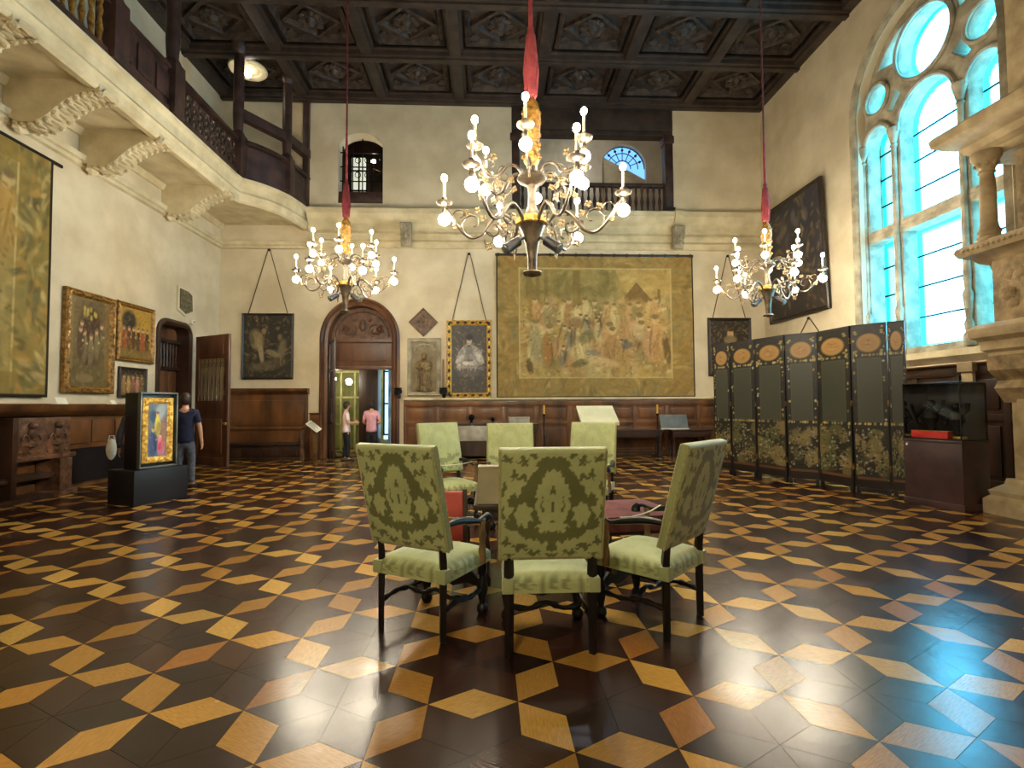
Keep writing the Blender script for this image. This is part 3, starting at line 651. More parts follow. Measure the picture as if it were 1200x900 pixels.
def carved_leaf_door(name, label, loc, rz, w, h):
    t = thing(name, label, 'door', loc, rz)
    b = MB()
    for x0, x1, z0, z1 in ((0, .14, 0, h), (w - .14, w, 0, h), (.14, w - .14, 0, .22), (.14, w - .14, h - .62, h), (.14, w - .14, 1.35, 1.7)): b.box(x0, x1, -.035, .035, z0, z1, .01)
    b.box(.14, w - .14, -.02, .02, .22, 1.35); b.box(.26, w - .26, -.035, .035, .36, 1.22, .015); b.box(.22, w - .22, -.045, .045, h - .52, h - .1, .015)
    b.build('frame', 'doorwood', t)
    b = MB(); n = 7
    for k in range(n):
        x = .2 + (w - .4) * k / (n - 1)
        b.lathe([(.03, 0), (.03, .1), (.014, .16), (.034, .5), (.014, .8), (.02, .85), (.016, 1.05), (.03, h - .62 - 1.7 - .02)], (x, 0, 1.7), 8)
    for k in range(n - 1):
        x = .2 + (w - .4) * (k + .5) / (n - 1); b.tube([(x + .05 * math.cos(a), 0, h - .78 + .06 * math.sin(a)) for a in np.linspace(0, 2 * PI, 11)], .014, 5)
    b.build('spindle_grille', 'darkwood', t)
    b = MB(); b.box(.1, w - .1, -.008, .0, 1.7, h - .62); b.build('backing', noise_mat('dull_backing', c(146, 132, 98), c(168, 152, 116), 4, .6), t)
    b = MB(); b.lathe([(.04, 0), (.03, .04), (.045, .07), (.0, .1)], (0, 0, 0), 10, Matrix.Translation((w - .07, -.035, 1.1)) @ Matrix.Rotation(PI / 2, 4, 'X')); b.build('knob', 'oldgold', t)
    return t
carved_leaf_door('door_leaf', 'open carved brown door leaf with spindle grille near the back left corner', (-7.86, 14.14, .01), R(-30.5), 1.42, 3.42)
t = thing('sensor', 'small white sensor box on top of the left doorway', 'sensor', (XL + .04, 14.12, 3.78)); b = MB(); b.box(-.03, .06, -.06, .06, 0, .12, .012); b.build('body', 'card', t); b = MB(); b.sphere((.06, 0, .06), .025, 1); b.build('lens', 'black', t)

# ================================================================== WINDOW 1 (tracery, glass, sill)
win = struct(link('window_1', None))
def rarch(y0, y1, z0, z1): # light with a round head, spring z1
    return [(y0, z0), (y1, z0)] + arc((y0 + y1) / 2, z1, (y1 - y0) / 2, (y1 - y0) / 2, 0, PI, 20)
def circ(y, z, r, n=30): return [(y + r * math.cos(2 * PI * k / n), z + r * math.sin(2 * PI * k / n)) for k in range(n)]
LIGHTS = [(8.09, 8.83, 7.46), (9.04, 10.40, 7.43), (10.61, 11.35, 7.46)]
holes = []
for y0, y1, zs in LIGHTS:
    holes.append(rarch(y0, y1, 5.5, zs))
holes.append(circ(WC, 8.93, .66)); holes.append(circ(8.47, 8.4, .31)); holes.append(circ(10.97, 8.46, .31))
def crescent(s):   # sliver between the big circle and the outer arch
    o = [(WC + s * 1.53 * math.cos(a), 8.15 + 1.62 * math.sin(a)) for a in np.linspace(R(36), R(66), 9)]
    i = [(WC + s * .8 * math.cos(a), 8.93 + .8 * math.sin(a)) for a in np.linspace(R(72), R(6), 9)]
    return o + i
holes += [crescent(1), crescent(-1)]
for s in (1, -1): holes.append([(WC + s * .78, 8.42), (WC + s * .9, 8.2), (WC + s * .97, 8.05), (WC + s * .86, 7.98), (WC + s * .74, 8.12), (WC + s * .62, 8.24)])
MTW = frame_mt((0, 1, 0), (0, 0, 1), (1, 0, 0), (XR + .18, 0, 0))
plate('tracery', warch(1.66, 5.36, 1.78), holes, .34, MTW, 'graystone', win, .035)
b = MB()
for y0, y1 in ((8.06, 8.09), (8.83, 9.04), (10.40, 10.61), (11.35, 11.38)): b.box(XR + .18, XR + .52, y0, y1, 2.55, 5.4, .03 if y1 - y0 > .1 else 0)
b.box(XR + .18, XR + .52, 8.06, 11.38, 2.55, 2.72, .03); b.box(XR + .17, XR + .53, 8.06, 11.38, 5.22, 5.38, .03); b.build('mullions', 'graystone', win)
b = MB()
for y in (8.935, 10.505, 11.42, 8.02):
    b.lathe([(.1, 2.6), (.1, 2.8), (.06, 2.86), (.085, 3.0), (.05, 3.1), (.075, 3.4), (.09, 3.55), (.055, 3.65), (.07, 3.9), (.06, 4.1), (.055, 7.1), (.08, 7.15), (.055, 7.2), (.07, 7.24), (.12, 7.46), (.13, 7.52), (.1, 7.55)], (XR + .14, y, 0), 12)
b.build('colonnette', 'graystone', win)
b = MB()
for y0, y1, zs in LIGHTS:
    r = (y1 - y0) / 2 + .02
    b.tube([(XR + .15, (y0 + y1) / 2 + r * math.cos(a), zs + r * math.sin(a)) for a in np.linspace(0, PI, 21)], .05, 7)
for y, z, r in ((WC, 8.93, .69), (8.47, 8.4, .34), (10.97, 8.46, .34)): b.tube([(XR + .15, y + r * math.cos(a), z + r * math.sin(a)) for a in np.linspace(0, 2 * PI, 31)], .045, 7)
b.build('roll_moulding', 'graystone', win)
b = MB(); MTS = frame_mt((0, 1, 0), (0, 0, 1), (-1, 0, 0), (XR, 0, 0))
b.sweep([(WC - 1.68, 2.5)] + [(p[0], p[1]) for p in arc(WC, 8.15, 1.68, 1.8, PI, 0, 36)] + [(WC + 1.68, 2.5)], [(.0, -.02), (.0, .04), (-.03, .075), (-.07, .03), (-.1, .07), (-.13, .03), (-.17, .06), (-.2, -.02)], MTS); b.build('hood_moulding', 'graystone', win)
b = MB(); b.prism([(XR - .12, 2.42), (XR - .1, 2.55), (XR + .5, 2.62), (XR + .5, 2.3), (XR, 2.3), (XR - .06, 2.36)], WC - 1.85, WC + 1.85, 'y'); b.build('sill', 'stone', win)
# glass: grids with coloured border
def glass_grid(name, fn, y0, y1, z0, z1, x, border):
    ny, nz = max(6, int((y1 - y0) / .035)), max(6, int((z1 - z0) / .05))
    ys, zs = np.meshgrid(np.linspace(y0, y1, ny), np.linspace(z0, z1, nz)); d = fn(ys, zs)
    vs = np.stack([np.full(ys.size, x), ys.ravel(), zs.ravel()], 1); i = np.arange((nz - 1) * ny).reshape(nz - 1, ny)[:, :-1].ravel()
    fs = np.stack([i, i + 1, i + ny + 1, i + ny], 1)
    k = np.clip((border - d.ravel()) / .03, 0, 1)[:, None]
    col = np.array([.97, 1., 1.]) * (1 - k) + np.array([.06, .42, .40]) * k
    me = bpy.data.meshes.new(name); me.from_pydata(vs.tolist(), [], fs.tolist()); set_cols(me, col); me.materials.append(M['glass']); return link(name, me, win)
XG = XR + .56
for y0, y1, zs in LIGHTS:
    glass_grid('pane', lambda y, z: np.minimum(np.minimum(y - y0, y1 - y), np.minimum(z - 2.72, 5.22 - z)), y0 - .1, y1 + .1, 2.6, 5.3, XG, .1)
    yc, r = (y0 + y1) / 2, (y1 - y0) / 2
    glass_grid('pane', lambda y, z: np.minimum(np.where(z > zs, r - np.hypot(y - yc, z - zs), np.minimum(y - y0, y1 - y)), z - 5.5), y0 - .1, y1 + .1, 5.4, zs + r + .1, XG, .1)
glass_grid('pane', lambda y, z: .66 - np.hypot(y - WC, z - 8.93), WC - .74, WC + .74, 8.2, 9.68, XG, .08)
for y, z in ((8.47, 8.4), (10.97, 8.46)): glass_grid('pane', lambda yy, zz: .31 - np.hypot(yy - y, zz - z), y - .4, y + .4, z - .4, z + .4, XG, .06)
b = MB()
for y0, y1, zs in LIGHTS:
    for z in (3.35, 4.0, 4.65, 6.1, 6.72, 7.3): b.box(XG - .05, XG - .02, y0 - .04, y1 + .04, z, z + .035)
b.build('glazing_bar', 'iron', win)

# ================================================================== WALL HANGINGS
def frame_mesh(w, h, fw, depth, prof=None):
    prof = prof or [(0, 0), (0, depth * .7), (fw * .2, depth), (fw * .45, depth * .75), (fw * .7, depth * .9), (fw, depth * .45), (fw, 0)]
    b = MB(); rect = [(-w / 2, -h / 2), (w / 2, -h / 2), (w / 2, h / 2), (-w / 2, h / 2)]
    n = len(prof); vs = []; fs = []
    for x, z in rect:
        for i, dp in prof: vs.append((x - math.copysign(i, x), -dp, z - math.copysign(i, z)))
    for k in range(4):
        for q in range(n - 1): fs.append((k * n + q, ((k + 1) % 4) * n + q, ((k + 1) % 4) * n + q + 1, k * n + q + 1))
        fs.append((k * n + n - 1, ((k + 1) % 4) * n + n - 1, ((k + 1) % 4) * n, k * n))
    return b.add(vs, fs)
def picture(label, wall, a, z, w, h, P, fw=.1, depth=.06, fmat='framewood', hook=None, off=.02, cat='painting', tilt=0., name='framed_painting', ornaments=None):
    loc, rz = {'back': ((a, YB - off, z), 0), 'left': ((XL + off, a, z), PI / 2), 'right': ((XR - off, a, z), -PI / 2)}[wall]
    t = thing(name, label, cat, loc, rz); t.rotation_euler = (tilt, 0, rz)
    frame_mesh(w, h, fw, depth).build('frame', fmat, t, 25)
    paint_mesh('canvas', w - fw * 1.8, h - fw * 1.8, P, 'canvas', t, loc=(0, -depth * .4, 0))
    if ornaments:
        b = MB(); n = int(w / .22); m = int(h / .22)
        for k in range(n):
            for s in (-1, 1): b.sphere((-w / 2 + (k + .5) * w / n, -depth, s * (h / 2 - fw * .5)), fw * .28, 1, (1.6, .5, 1))
        for k in range(m):
            for s in (-1, 1): b.sphere((s * (w / 2 - fw * .5), -depth, -h / 2 + (k + .5) * h / m), fw * .28, 1, (1, .5, 1.6))
        b.build('frame_carving', ornaments, t)
    if hook:
        hz = hook - z; b = MB()
        b.tube([(-w * .38, -.02, h / 2 - .01), (-.03, -.01, hz), (.03, -.01, hz), (w * .38, -.02, h / 2 - .01)], .013, 6); b.build('cord', 'cord', t)
        b = MB(); b.sphere((0, -.02, hz), .045, 1); b.build('hook', 'iron', t)
    return t

# large tapestry on the back wall
def big_tapestry():
    P = Paint(400, 288, c(158, 136, 84), 3); A = 6.2 / 4.45; r = np.random.default_rng(5)
    P.mott(9, .18, 5)
    gold, cream, olive, brown, blue, rose, dk = c(170, 142, 82), c(204, 184, 134), c(112, 104, 62), c(132, 96, 58), c(104, 108, 96), c(176, 136, 98), c(76, 62, 38)
    P.rect(.115, .885, .14, .9, c(172, 148, 94))
    P.poly([(.115, .5), (.115, .9), (.6, .9), (.66, .72), (.5, .6), (.3, .52)], c(134, 124, 80), .8)      # woodland
    P.strokes(420, [olive, c(128, 120, 72), c(150, 134, 86), c(96, 90, 54)], (.13, .6, .6, .89), .016, .45, A)
    for x, w_ in ((.15, .03), (.2, .016), (.24, .02), (.385, .03), (.41, .012)): P.rect(x, x + w_, .56, .89, c(100, 86, 52), .75)
    P.poly([(.58, .62), (.78, .88), (.885, .88), (.885, .5), (.66, .5)], c(178, 150, 92), .8)              # tent
    P.strokes(120, [gold, c(186, 160, 104), c(160, 132, 78)], (.62, .88, .62, .89), .018, .4, A)
    P.poly([(.645, .7), (.71, .81), (.775, .7), (.75, .62), (.66, .62)], c(92, 66, 42), .9); P.rect(.815, .832, .52, .76, c(84, 70, 46), .85)
    P.strokes(420, [gold, cream, rose, olive, gold, brown, gold, blue], (.13, .87, .17, .66), .028, .5, A, 3)
    P.strokes(420, [cream, gold, brown, rose, olive, gold], (.13, .87, .16, .66), .014, .4, A, 4)
    rb = [c(176, 148, 92), c(190, 168, 118), c(128, 118, 84), c(150, 112, 74), c(170, 130, 88), c(116, 108, 70), c(196, 176, 124)]
    for k in range(13):
        x = .19 + .64 * (k + .5) / 13 + .012 * r.standard_normal(); P.figure(x, .44 + .05 * r.random(), .2 + .03 * r.random(), rb[int(r.integers(7))], c(200, 168, 122), .2, .25 * (r.random() - .5), 1 / A)
    for k in range(10):
        x = .18 + .66 * (k + .5) / 10 + .015 * r.standard_normal(); P.figure(x, .18 + .08 * r.random(), .28 + .06 * r.random(), rb[int(r.integers(7))], c(200, 168, 122), .26, .6 * (r.random() - .5), 1 / A)
    P.a = P.a * .72 + np.array(gold) * .28
    sk = c(200, 170, 126)
    for k in range(20):
        x = .16 + .7 * r.random(); y = .34 + .33 * r.random() - .1 * abs(x - .5)
        q = [gold, cream, rose, olive, brown, blue][int(r.integers(6))]
        P.ell(x, y - .07, .02, .05, q, .3 * r.standard_normal(), .6, .6, A); P.ell(x + .01, y - .05, .006, .045, dk, .3 * r.standard_normal(), .7, .45, A)
        P.ell(x, y, .009, .0105, sk, 0, .5, .85, A); P.ell(x, y + .011, .0095, .006, c(96, 72, 46), 0, .5, .8, A)
    for x, y, a_, b_, q, ro in ((.655, .37, .03, .024, c(82, 88, 92), 0), (.48, .31, .035, .016, c(110, 114, 110), 0), (.45, .42, .045, .03, c(96, 90, 60), .4), (.86, .33, .018, .08, c(78, 62, 38), .15), (.165, .22, .016, .04, c(72, 58, 36), .2),
                                (.2, .37, .035, .1, c(134, 126, 92), .1), (.25, .33, .025, .08, c(160, 112, 62), 0), (.42, .24, .05, .018, c(92, 84, 54), .3), (.53, .25, .09, .022, c(196, 168, 118), -.2), (.4, .52, .03, .03, c(128, 92, 66), .3), (.71, .46, .03, .05, c(184, 158, 116), .4)):
        P.ell(x, y, a_, b_, q, ro, .5, .7, A)
    P.strokes(420, [cream, dk, gold, brown], (.13, .87, .16, .66), .0055, .38, A, 6)
    for x0, x1, y0, y1 in ((.0, .115, 0, 1), (.885, 1, 0, 1), (0, 1, 0, .135), (0, 1, .905, 1)):
        P.rect(x0, x1, y0, y1, c(144, 120, 70), .85); P.strokes(150, [c(116, 100, 58), c(168, 140, 86), c(122, 114, 82), c(150, 116, 62)], (x0, x1, y0, y1), .014, .4, A, 5)
    for e in (.115, .885): P.rect(e - .003, e + .003, .13, .91, c(184, 160, 108), .8)
    for e in (.138, .902): P.rect(.115, .885, e - .004, e + .004, c(184, 160, 108), .8)
    for e in (.0, .994): P.rect(e, e + .006, 0, 1, c(46, 36, 24))
    P.rect(0, 1, .992, 1, c(46, 36, 24)); P.rect(0, 1, 0, .008, c(60, 46, 28)); P.mott(40, .1); P.mott(90, .12, 2)
    t = thing('tapestry', 'large faded figure tapestry hanging on back wall above the panelling', 'tapestry', (3.32, YB - .06, 3.98))
    paint_mesh('cloth', 6.14, 4.42, P, 'tapestry', t, .018)
    b = MB(); b.box(-3.1, 3.1, -.01, .03, 2.16, 2.24, .01); b.build('hanging_batten', 'darkwood', t)
    b = MB()
    for k in range(16): b.tube([(-3. + .4 * k + .05 * math.cos(a), -.01, 2.2 + .05 * math.sin(a)) for a in np.linspace(0, 2 * PI, 9)], .008, 5)
    b.build('ring', 'iron', t)
big_tapestry()
def left_tapestry():
    P = Paint(230, 200, c(144, 126, 74), 11); P.mott(7, .3, 5)
    pal = [c(150, 132, 80), c(104, 96, 56), c(176, 156, 104), c(92, 88, 60), c(156, 124, 66), c(120, 108, 64)]
    P.strokes(260, pal, (0, .86, .1, .92), .03, .5, 1.1, 3); r = np.random.default_rng(9)
    for k in range(16): P.figure(.04 + .78 * r.random(), .1 + .5 * r.random(), .24 + .1 * r.random(), pal[int(r.integers(6))], c(186, 160, 114), .2, .4 * (r.random() - .5), .9)
    P.a = P.a * .75 + np.array(c(140, 122, 72)) * .25; P.strokes(700, pal + [c(70, 62, 38)], (0, .86, .1, .92), .0075, .45, 1.1, 6)
    for k in range(14): x, y = .08 + .72 * r.random(), .2 + .6 * r.random(); P.ell(x, y, .014, .017, c(186, 160, 114), 0, .5, .8); P.ell(x, y - .09, .03, .07, pal[int(r.integers(6))], .2, .6, .6)
    P.rect(.86, 1, 0, 1, c(128, 108, 56), .8); P.rect(.855, .862, 0, 1, c(178, 158, 104), .8); P.rect(0, 1, 0, .1, c(128, 108, 56), .8); P.rect(0, 1, .92, 1, c(128, 108, 56), .8)
    P.strokes(260, pal, (.865, .985, 0, 1), .016, .6, 1.1, 6)
    P.rect(.99, 1, 0, 1, c(40, 34, 22)); P.rect(0, 1, 0, .012, c(40, 34, 22)); P.mott(50, .16)
    t = thing('tapestry', 'faded olive tapestry hanging on the left wall under the gallery', 'tapestry', (XL + .06, 7.2, 3.9), PI / 2)
    paint_mesh('cloth', 4.82, 4.34, P, 'tapestry', t, .02)
    b = MB(); b.box(-2.45, 2.62, -.01, .03, 2.14, 2.2, .01); b.build('hanging_rod', 'iron', t)
left_tapestry()

def art(kind, seed, W=70, H=90, asp=.75):
    r = np.random.default_rng(seed)
    sk = c(196, 160, 120)
    if kind == 'grove':
        P = Paint(W, H, c(104, 88, 54), seed); P.mott(6, .3); P.ell(.5, .55, .3, .36, c(62, 42, 26), 0, .4); P.rect(0, 1, 0, .25, c(92, 80, 44), .8)
        for k in range(9): P.ell(.3 + .4 * r.random(), .78 + .1 * r.random(), .03, .03, c(176, 160, 70), 0, .5)
        for k in range(7): P.figure(.2 + .6 * r.random(), .2 + .2 * r.random(), .35, [c(92, 82, 56), c(70, 50, 34), c(112, 100, 70)][int(r.integers(3))], sk, .17, 0, 1 / asp)
        P.ell(.4, .1, .2, .05, c(120, 100, 66)); P.rect(.0, .1, .2, 1, c(128, 112, 74), .6); P.rect(.86, 1, .1, 1, c(120, 96, 54), .7)
    elif kind == 'gathering':
        P = Paint(W, H, c(170, 134, 52), seed); P.mott(7, .2); P.ell(.28, .72, .22, .22, c(44, 40, 34), 0, .4); P.rect(0, 1, 0, .2, c(122, 100, 52))
        for k, q in enumerate([c(140, 62, 42), c(84, 44, 32), c(66, 40, 32), c(58, 40, 34), c(150, 66, 46), c(50, 34, 30)]): P.figure(.14 + .145 * k, .16, .46, q, sk, .17, 0, 1 / asp)
    elif kind == 'group':
        P = Paint(W, H, c(86, 72, 50), seed); P.rect(0, 1, .75, 1, c(44, 36, 28)); P.mott(7, .25)
        for k, q in enumerate([c(146, 112, 60), c(170, 140, 84), c(140, 84, 74), c(176, 128, 110), c(110, 84, 56)]): P.figure(.14 + .18 * k, .05, .75, q, sk, .15, 0, 1 / asp)
    elif kind == 'dark_scene':
        P = Paint(W, H, c(44, 42, 36), seed); P.mott(6, .35)
        P.ell(.28, .6, .13, .17, c(128, 112, 78), .5, .5); P.ell(.36, .42, .05, .2, c(150, 136, 104), .2, .5); P.ell(.18, .62, .04, .12, c(90, 84, 60), .3, .6); P.ell(.8, .45, .08, .16, c(104, 96, 72), -.2, .6); P.ell(.62, .38, .14, .05, c(128, 116, 88), -.3, .6); P.ell(.45, .18, .3, .07, c(92, 84, 62), .1, .7)
        P.ell(.42, .74, .05, .05, c(120, 100, 72)); P.ell(.75, .65, .045, .05, c(110, 92, 66)); P.ell(.7, .25, .2, .06, c(74, 68, 52), 0, .7); P.mott(12, .25)
    elif kind == 'enthroned':
        P = Paint(W, H, c(64, 60, 58), seed); P.mott(5, .25); w1, w2, gr = c(150, 144, 134), c(196, 188, 176), c(98, 92, 88)
        P.poly([(.12, .44), (.2, .6), (.36, .7), (.5, .74), (.64, .7), (.82, .62), (.92, .44), (.74, .36), (.28, .36)], w1, .8)
        P.ell(.24, .5, .13, .05, w2, .5, .5, .8, asp=.57 / .75); P.ell(.78, .52, .13, .06, w2, -.4, .5, .7); P.ell(.5, .6, .1, .1, gr, 0, .6, .8); P.ell(.5, .44, .18, .035, w2, 0, .4); P.ell(.5, .48, .14, .02, gr, 0, .5)
        P.ell(.5, .74, .05, .07, c(70, 62, 56), 0, .4); P.ell(.5, .76, .07, .055, c(182, 164, 142), 0, .35); P.ell(.5, .815, .1, .045, c(40, 36, 34), 0, .4); P.ell(.47, .765, .015, .008, c(60, 50, 44)); P.ell(.53, .765, .015, .008, c(60, 50, 44)); P.ell(.5, .728, .02, .006, c(120, 80, 70))
        P.ell(.82, .38, .1, .03, gr, 0, .4); P.ell(.2, .4, .06, .03, c(176, 156, 132), .3); P.ell(.66, .46, .05, .025, c(176, 156, 132), -.3); P.ell(.5, .3, .3, .06, c(84, 78, 74), 0, .5); P.rect(0, 1, 0, .24, c(58, 54, 50), .8)
        P.strokes(160, [w1, gr, w2, c(120, 112, 104)], (.14, .88, .32, .68), .022, .4, .6, 4); P.mott(14, .15)
    elif kind == 'sitter':
        P = Paint(W, H, c(42, 36, 28), seed); P.mott(5, .3); P.ell(.52, .35, .26, .32, c(54, 46, 36)); P.ell(.52, .74, .08, .1, c(190, 156, 112)); P.ell(.52, .64, .16, .08, c(120, 104, 74), 0, .5); P.ell(.52, .84, .09, .05, c(50, 32, 20)); P.ell(.44, .4, .05, .04, c(160, 128, 92))
    elif kind == 'night':
        P = Paint(W, H, c(42, 42, 50), seed); P.mott(4, .35); P.ell(.35, .7, .1, .2, c(58, 56, 62), .3, .7)
        for k in range(16): P.ell(.15 + .7 * r.random(), .2 + .65 * r.random(), .02 + .03 * r.random(), .03 + .05 * r.random(), [c(96, 92, 96), c(76, 66, 56), c(112, 100, 88)][k % 3], r.random() * 3, .7, .6)
        P.rect(0, 1, 0, .2, c(50, 42, 36), .6)
    elif kind == 'bright':
        P = Paint(W, H, c(92, 104, 116), seed); P.mott(6, .25); P.ell(.65, .85, .3, .16, c(140, 148, 150), .3, .6); P.ell(.3, .75, .2, .12, c(52, 70, 92), 0, .6)
        P.figure(.28, .02, .55, c(48, 66, 104), sk, .2, .1, 1 / asp); P.figure(.5, .38, .46, c(186, 168, 56), sk, .16, 0, 1 / asp); P.ell(.55, .55, .12, .1, c(150, 130, 60), .5, .6); P.figure(.7, .04, .4, c(196, 100, 124), sk, .24, -.2, 1 / asp)
        P.ell(.8, .45, .1, .3, c(150, 96, 60), 0, .5, .8); P.ell(.62, .2, .1, .06, c(180, 60, 90), .5); P.ell(.4, .3, .1, .2, c(30, 44, 66), .2, .6, .7); P.mott(14, .2)
    P.strokes(60 if kind == 'bright' else 300, [c(60, 50, 36), c(120, 100, 66), c(90, 72, 46), c(150, 128, 86)] if kind != 'bright' else [c(80, 100, 130), c(150, 130, 60), c(190, 110, 130), c(50, 60, 80)], (0, 1, 0, 1), .026, .3, asp, 4)
    return P
picture('tall dark grove painting in gilt frame on left wall beside the tapestry', 'left', 10.6, 2.84, 1.28, 2.02, art('grove', 1, 70, 100), .13, .1, 'oldgold', ornaments='oldgold')
picture('smaller gilt framed painting of red robed figures on left wall', 'left', 11.94, 3.22, 1.22, 1.3, art('gathering', 2, 70, 76, .95), .1, .08, 'oldgold')
picture('smallest framed painting on left wall, below the red robed figures', 'left', 11.9, 2.1, .9, .68, art('group', 3, 70, 54, 1.3), .06, .05, 'blackframe')
picture('dark painting of pale bodies hung by a cord above the corner bench', 'back', -6.6, 3.35, 1.52, 1.98, art('dark_scene', 4, 70, 90), .06, .05, 'blackframe', hook=6.27)
picture('gilt framed portrait of a seated robed figure left of the large tapestry', 'back', -.58, 2.96, 1.36, 2.36, art('enthroned', 5, 70, 120, .57), .15, .1, 'gold', hook=6.2, ornaments='blackframe')
picture('dark portrait of a pale faced sitter at far right of back wall', 'back', 7.53, 3.33, 1.38, 1.82, art('sitter', 6, 60, 80), .09, .07, 'blackframe', hook=6.2)
t = picture('large nearly black painting hanging high on the right wall beside window', 'right', 13.78, 5.66, 2.72, 3.4, art('night', 7, 100, 120, .8), .12, .09, 'blackframe', off=.1, tilt=R(2.5))
picture('dark framed picture mostly hidden behind the folding screen on right wall', 'right', 13.35, 2.72, 1.15, 1.4, art('sitter', 8, 50, 60), .08, .06, 'framewood', hook=3.86)

# carved diamond plaque, stone niche relief, round corner plaque
t = thing('wall_plaque', 'brown carved diamond plaque above the stone niche', 'plaque', (-1.97, YB - .02, 4.08))
b = MB(); b.prism([(-.36, 0), (0, -.36), (.36, 0), (0, .36)], -.05, .02, 'y'); b.build('board', 'carvewood', t)
b = MB(); b.sweep([(-.36, 0), (0, .36), (.36, 0), (0, -.36)], [(0, .02), (0, .08), (-.06, .06), (-.06, .02)], frame_mt((1, 0, 0), (0, 0, 1), (0, -1, 0)), closed=True)
for k in range(8): b.sphere((.14 * math.cos(k * PI / 4), -.05, .14 * math.sin(k * PI / 4)), .05, 1, (1, .5, 1))
b.sphere((0, -.06, 0), .06, 1); b.build('carving', 'framewood', t)
t = thing('relief', 'grey stone relief of a standing draped figure left of the gilt portrait', 'relief', (-1.94, YB - .01, 1.84))
frame_mesh(1.0, 1.76, .13, .1).build('frame', 'graystone', t, loc=(0, 0, .88))
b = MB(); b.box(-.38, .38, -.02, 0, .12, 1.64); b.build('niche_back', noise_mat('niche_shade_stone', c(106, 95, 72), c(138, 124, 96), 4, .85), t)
b = MB(); b.tube([(.3 * math.cos(a), -.04, 1.36 + .2 * math.sin(a)) for a in np.linspace(0, PI, 17)], .03, 6); b.sphere((0, -.05, 1.55), .05, 1); b.sphere((-.25, -.04, 1.5), .05, 1); b.sphere((.25, -.04, 1.5), .05, 1); b.build('canopy', 'graystone', t)
b = MB(); b.lathe([(.22, .14), (.24, .2), (.2, .3), (.17, .6), (.2, .8), (.19, .98), (.1, 1.08), (.06, 1.12)], (0, -.04, 0), 12, Matrix.Diagonal((1, .6, 1, 1)))
b.sphere((0, -.07, 1.2), .09, 2, (1, .9, 1.25)); b.tube([(-.17, -.07, 1.02), (-.2, -.14, .85), (-.05, -.2, .8)], .05, 7); b.tube([(.17, -.07, 1.02), (.2, -.14, .86), (.04, -.2, .76)], .05, 7)
for k in range(5): b.tube([(-.12 + .06 * k, -.14, .85), (-.16 + .08 * k, -.17, .5), (-.17 + .08 * k, -.16, .18)], .025, 6)
b.build('figure', noise_mat('painted_statue', c(58, 46, 26), c(150, 124, 78), 8, .6), t)
t = thing('wall_plaque', 'small grey shield shaped stone plaque above the left doorway', 'plaque', (XL + .005, 13.83, 4.34), PI / 2)
b = MB(); b.prism([(-.34, -.28), (0, -.4), (.34, -.28), (.3, .25), (.1, .34), (-.34, .36)], -.04, 0, 'y'); b.build('border', 'plaster', t)
b = MB(); b.prism([(-.27, -.22), (0, -.33), (.27, -.22), (.24, .2), (.08, .27), (-.27, .29)], -.07, -.03, 'y')
for k in range(12): b.sphere((-.18 + .12 * (k % 4), -.07, -.15 + .14 * (k // 4)), .05, 1, (1, .5, 1))
b.build('carved_face', noise_mat('weathered_stone', c(74, 68, 48), c(116, 106, 76), 14, .85, bump=.6, bscale=20), t)
# ================================================================== PANELLING AND WALL FURNITURE
def panelling(name, label, x0, x1, h, mat, loc, rz, n, cap='stone', capz=.1, dp=.17):
    t = thing(name, label, 'panelling', loc, rz)
    L_ = x1 - x0; b = MB(); b.box(x0, x1, -.05, -.01, 0, h)
    b.box(x0, x1, -.09, -.05, 0, .22, .01); b.box(x0, x1, -.09, -.05, h - .16, h, .01); b.box(x0, x1, -.08, -.05, h * .56, h * .56 + .12, .01)
    for k in range(n + 1):
        x = x0 + L_ * k / n; b.box(max(x0, x - .06), min(x1, x + .06), -.085, -.05, .22, h - .16, .008)
    b.build('boards', mat, t)
    b = MB()
    for k in range(n):
        xa, xb = x0 + L_ * k / n + .14, x0 + L_ * (k + 1) / n - .14
        for za, zb in ((.3, h * .56 - .08), (h * .56 + .2, h - .24)):
            if xb > xa and zb > za: b.box(xa, xb, -.075, -.05, za, zb, .02)
    b.build('raised_panels', mat, t)
    b = MB(); b.sweep([(x0, -.0), (x1, -.0)], [(0, h), (dp * .55, h), (dp * .75, h + .03), (dp, h + .04), (dp, h + capz), (0, h + capz)]); b.build('ledge', cap, t)
    return t
panelling('wall_panelling', 'brown wooden panelling with pale ledge below the large tapestry', -2.55, 8.5, 1.68, 'panelwood', (0, YB, 0), 0, 11)
panelling('wall_panelling', 'dark brown wooden panelling along the left wall under the paintings', 3.5, 12.7, 1.56, 'panelwood', (XL, 0, 0), PI / 2, 9, 'panelwood', .06, .095)
panelling('wall_panelling', 'narrow brown panelling between the corner bench and the arched door', -5.32, -5.0, 1.3, 'panelwood', (0, YB, 0), 0, 1, 'panelwood', .05)
panelling('wall_panelling', 'very dark panelling along the right wall under the tall window', -15.4, -7.2, 2.2, 'darkwood', (XR, 0, 0), -PI / 2, 9, 'panelwood', .06)
b = MB(); b.box(XR - .16, XR - .09, 8.62, 8.84, 0, 2.28, .02); b.box(XR - .2, XR - .09, 8.58, 8.88, 2.1, 2.28, .02); b.box(XR - .2, XR - .09, 8.58, 8.88, 0, .2, .02)
struct(b.build('trim_6', 'chimstone'))
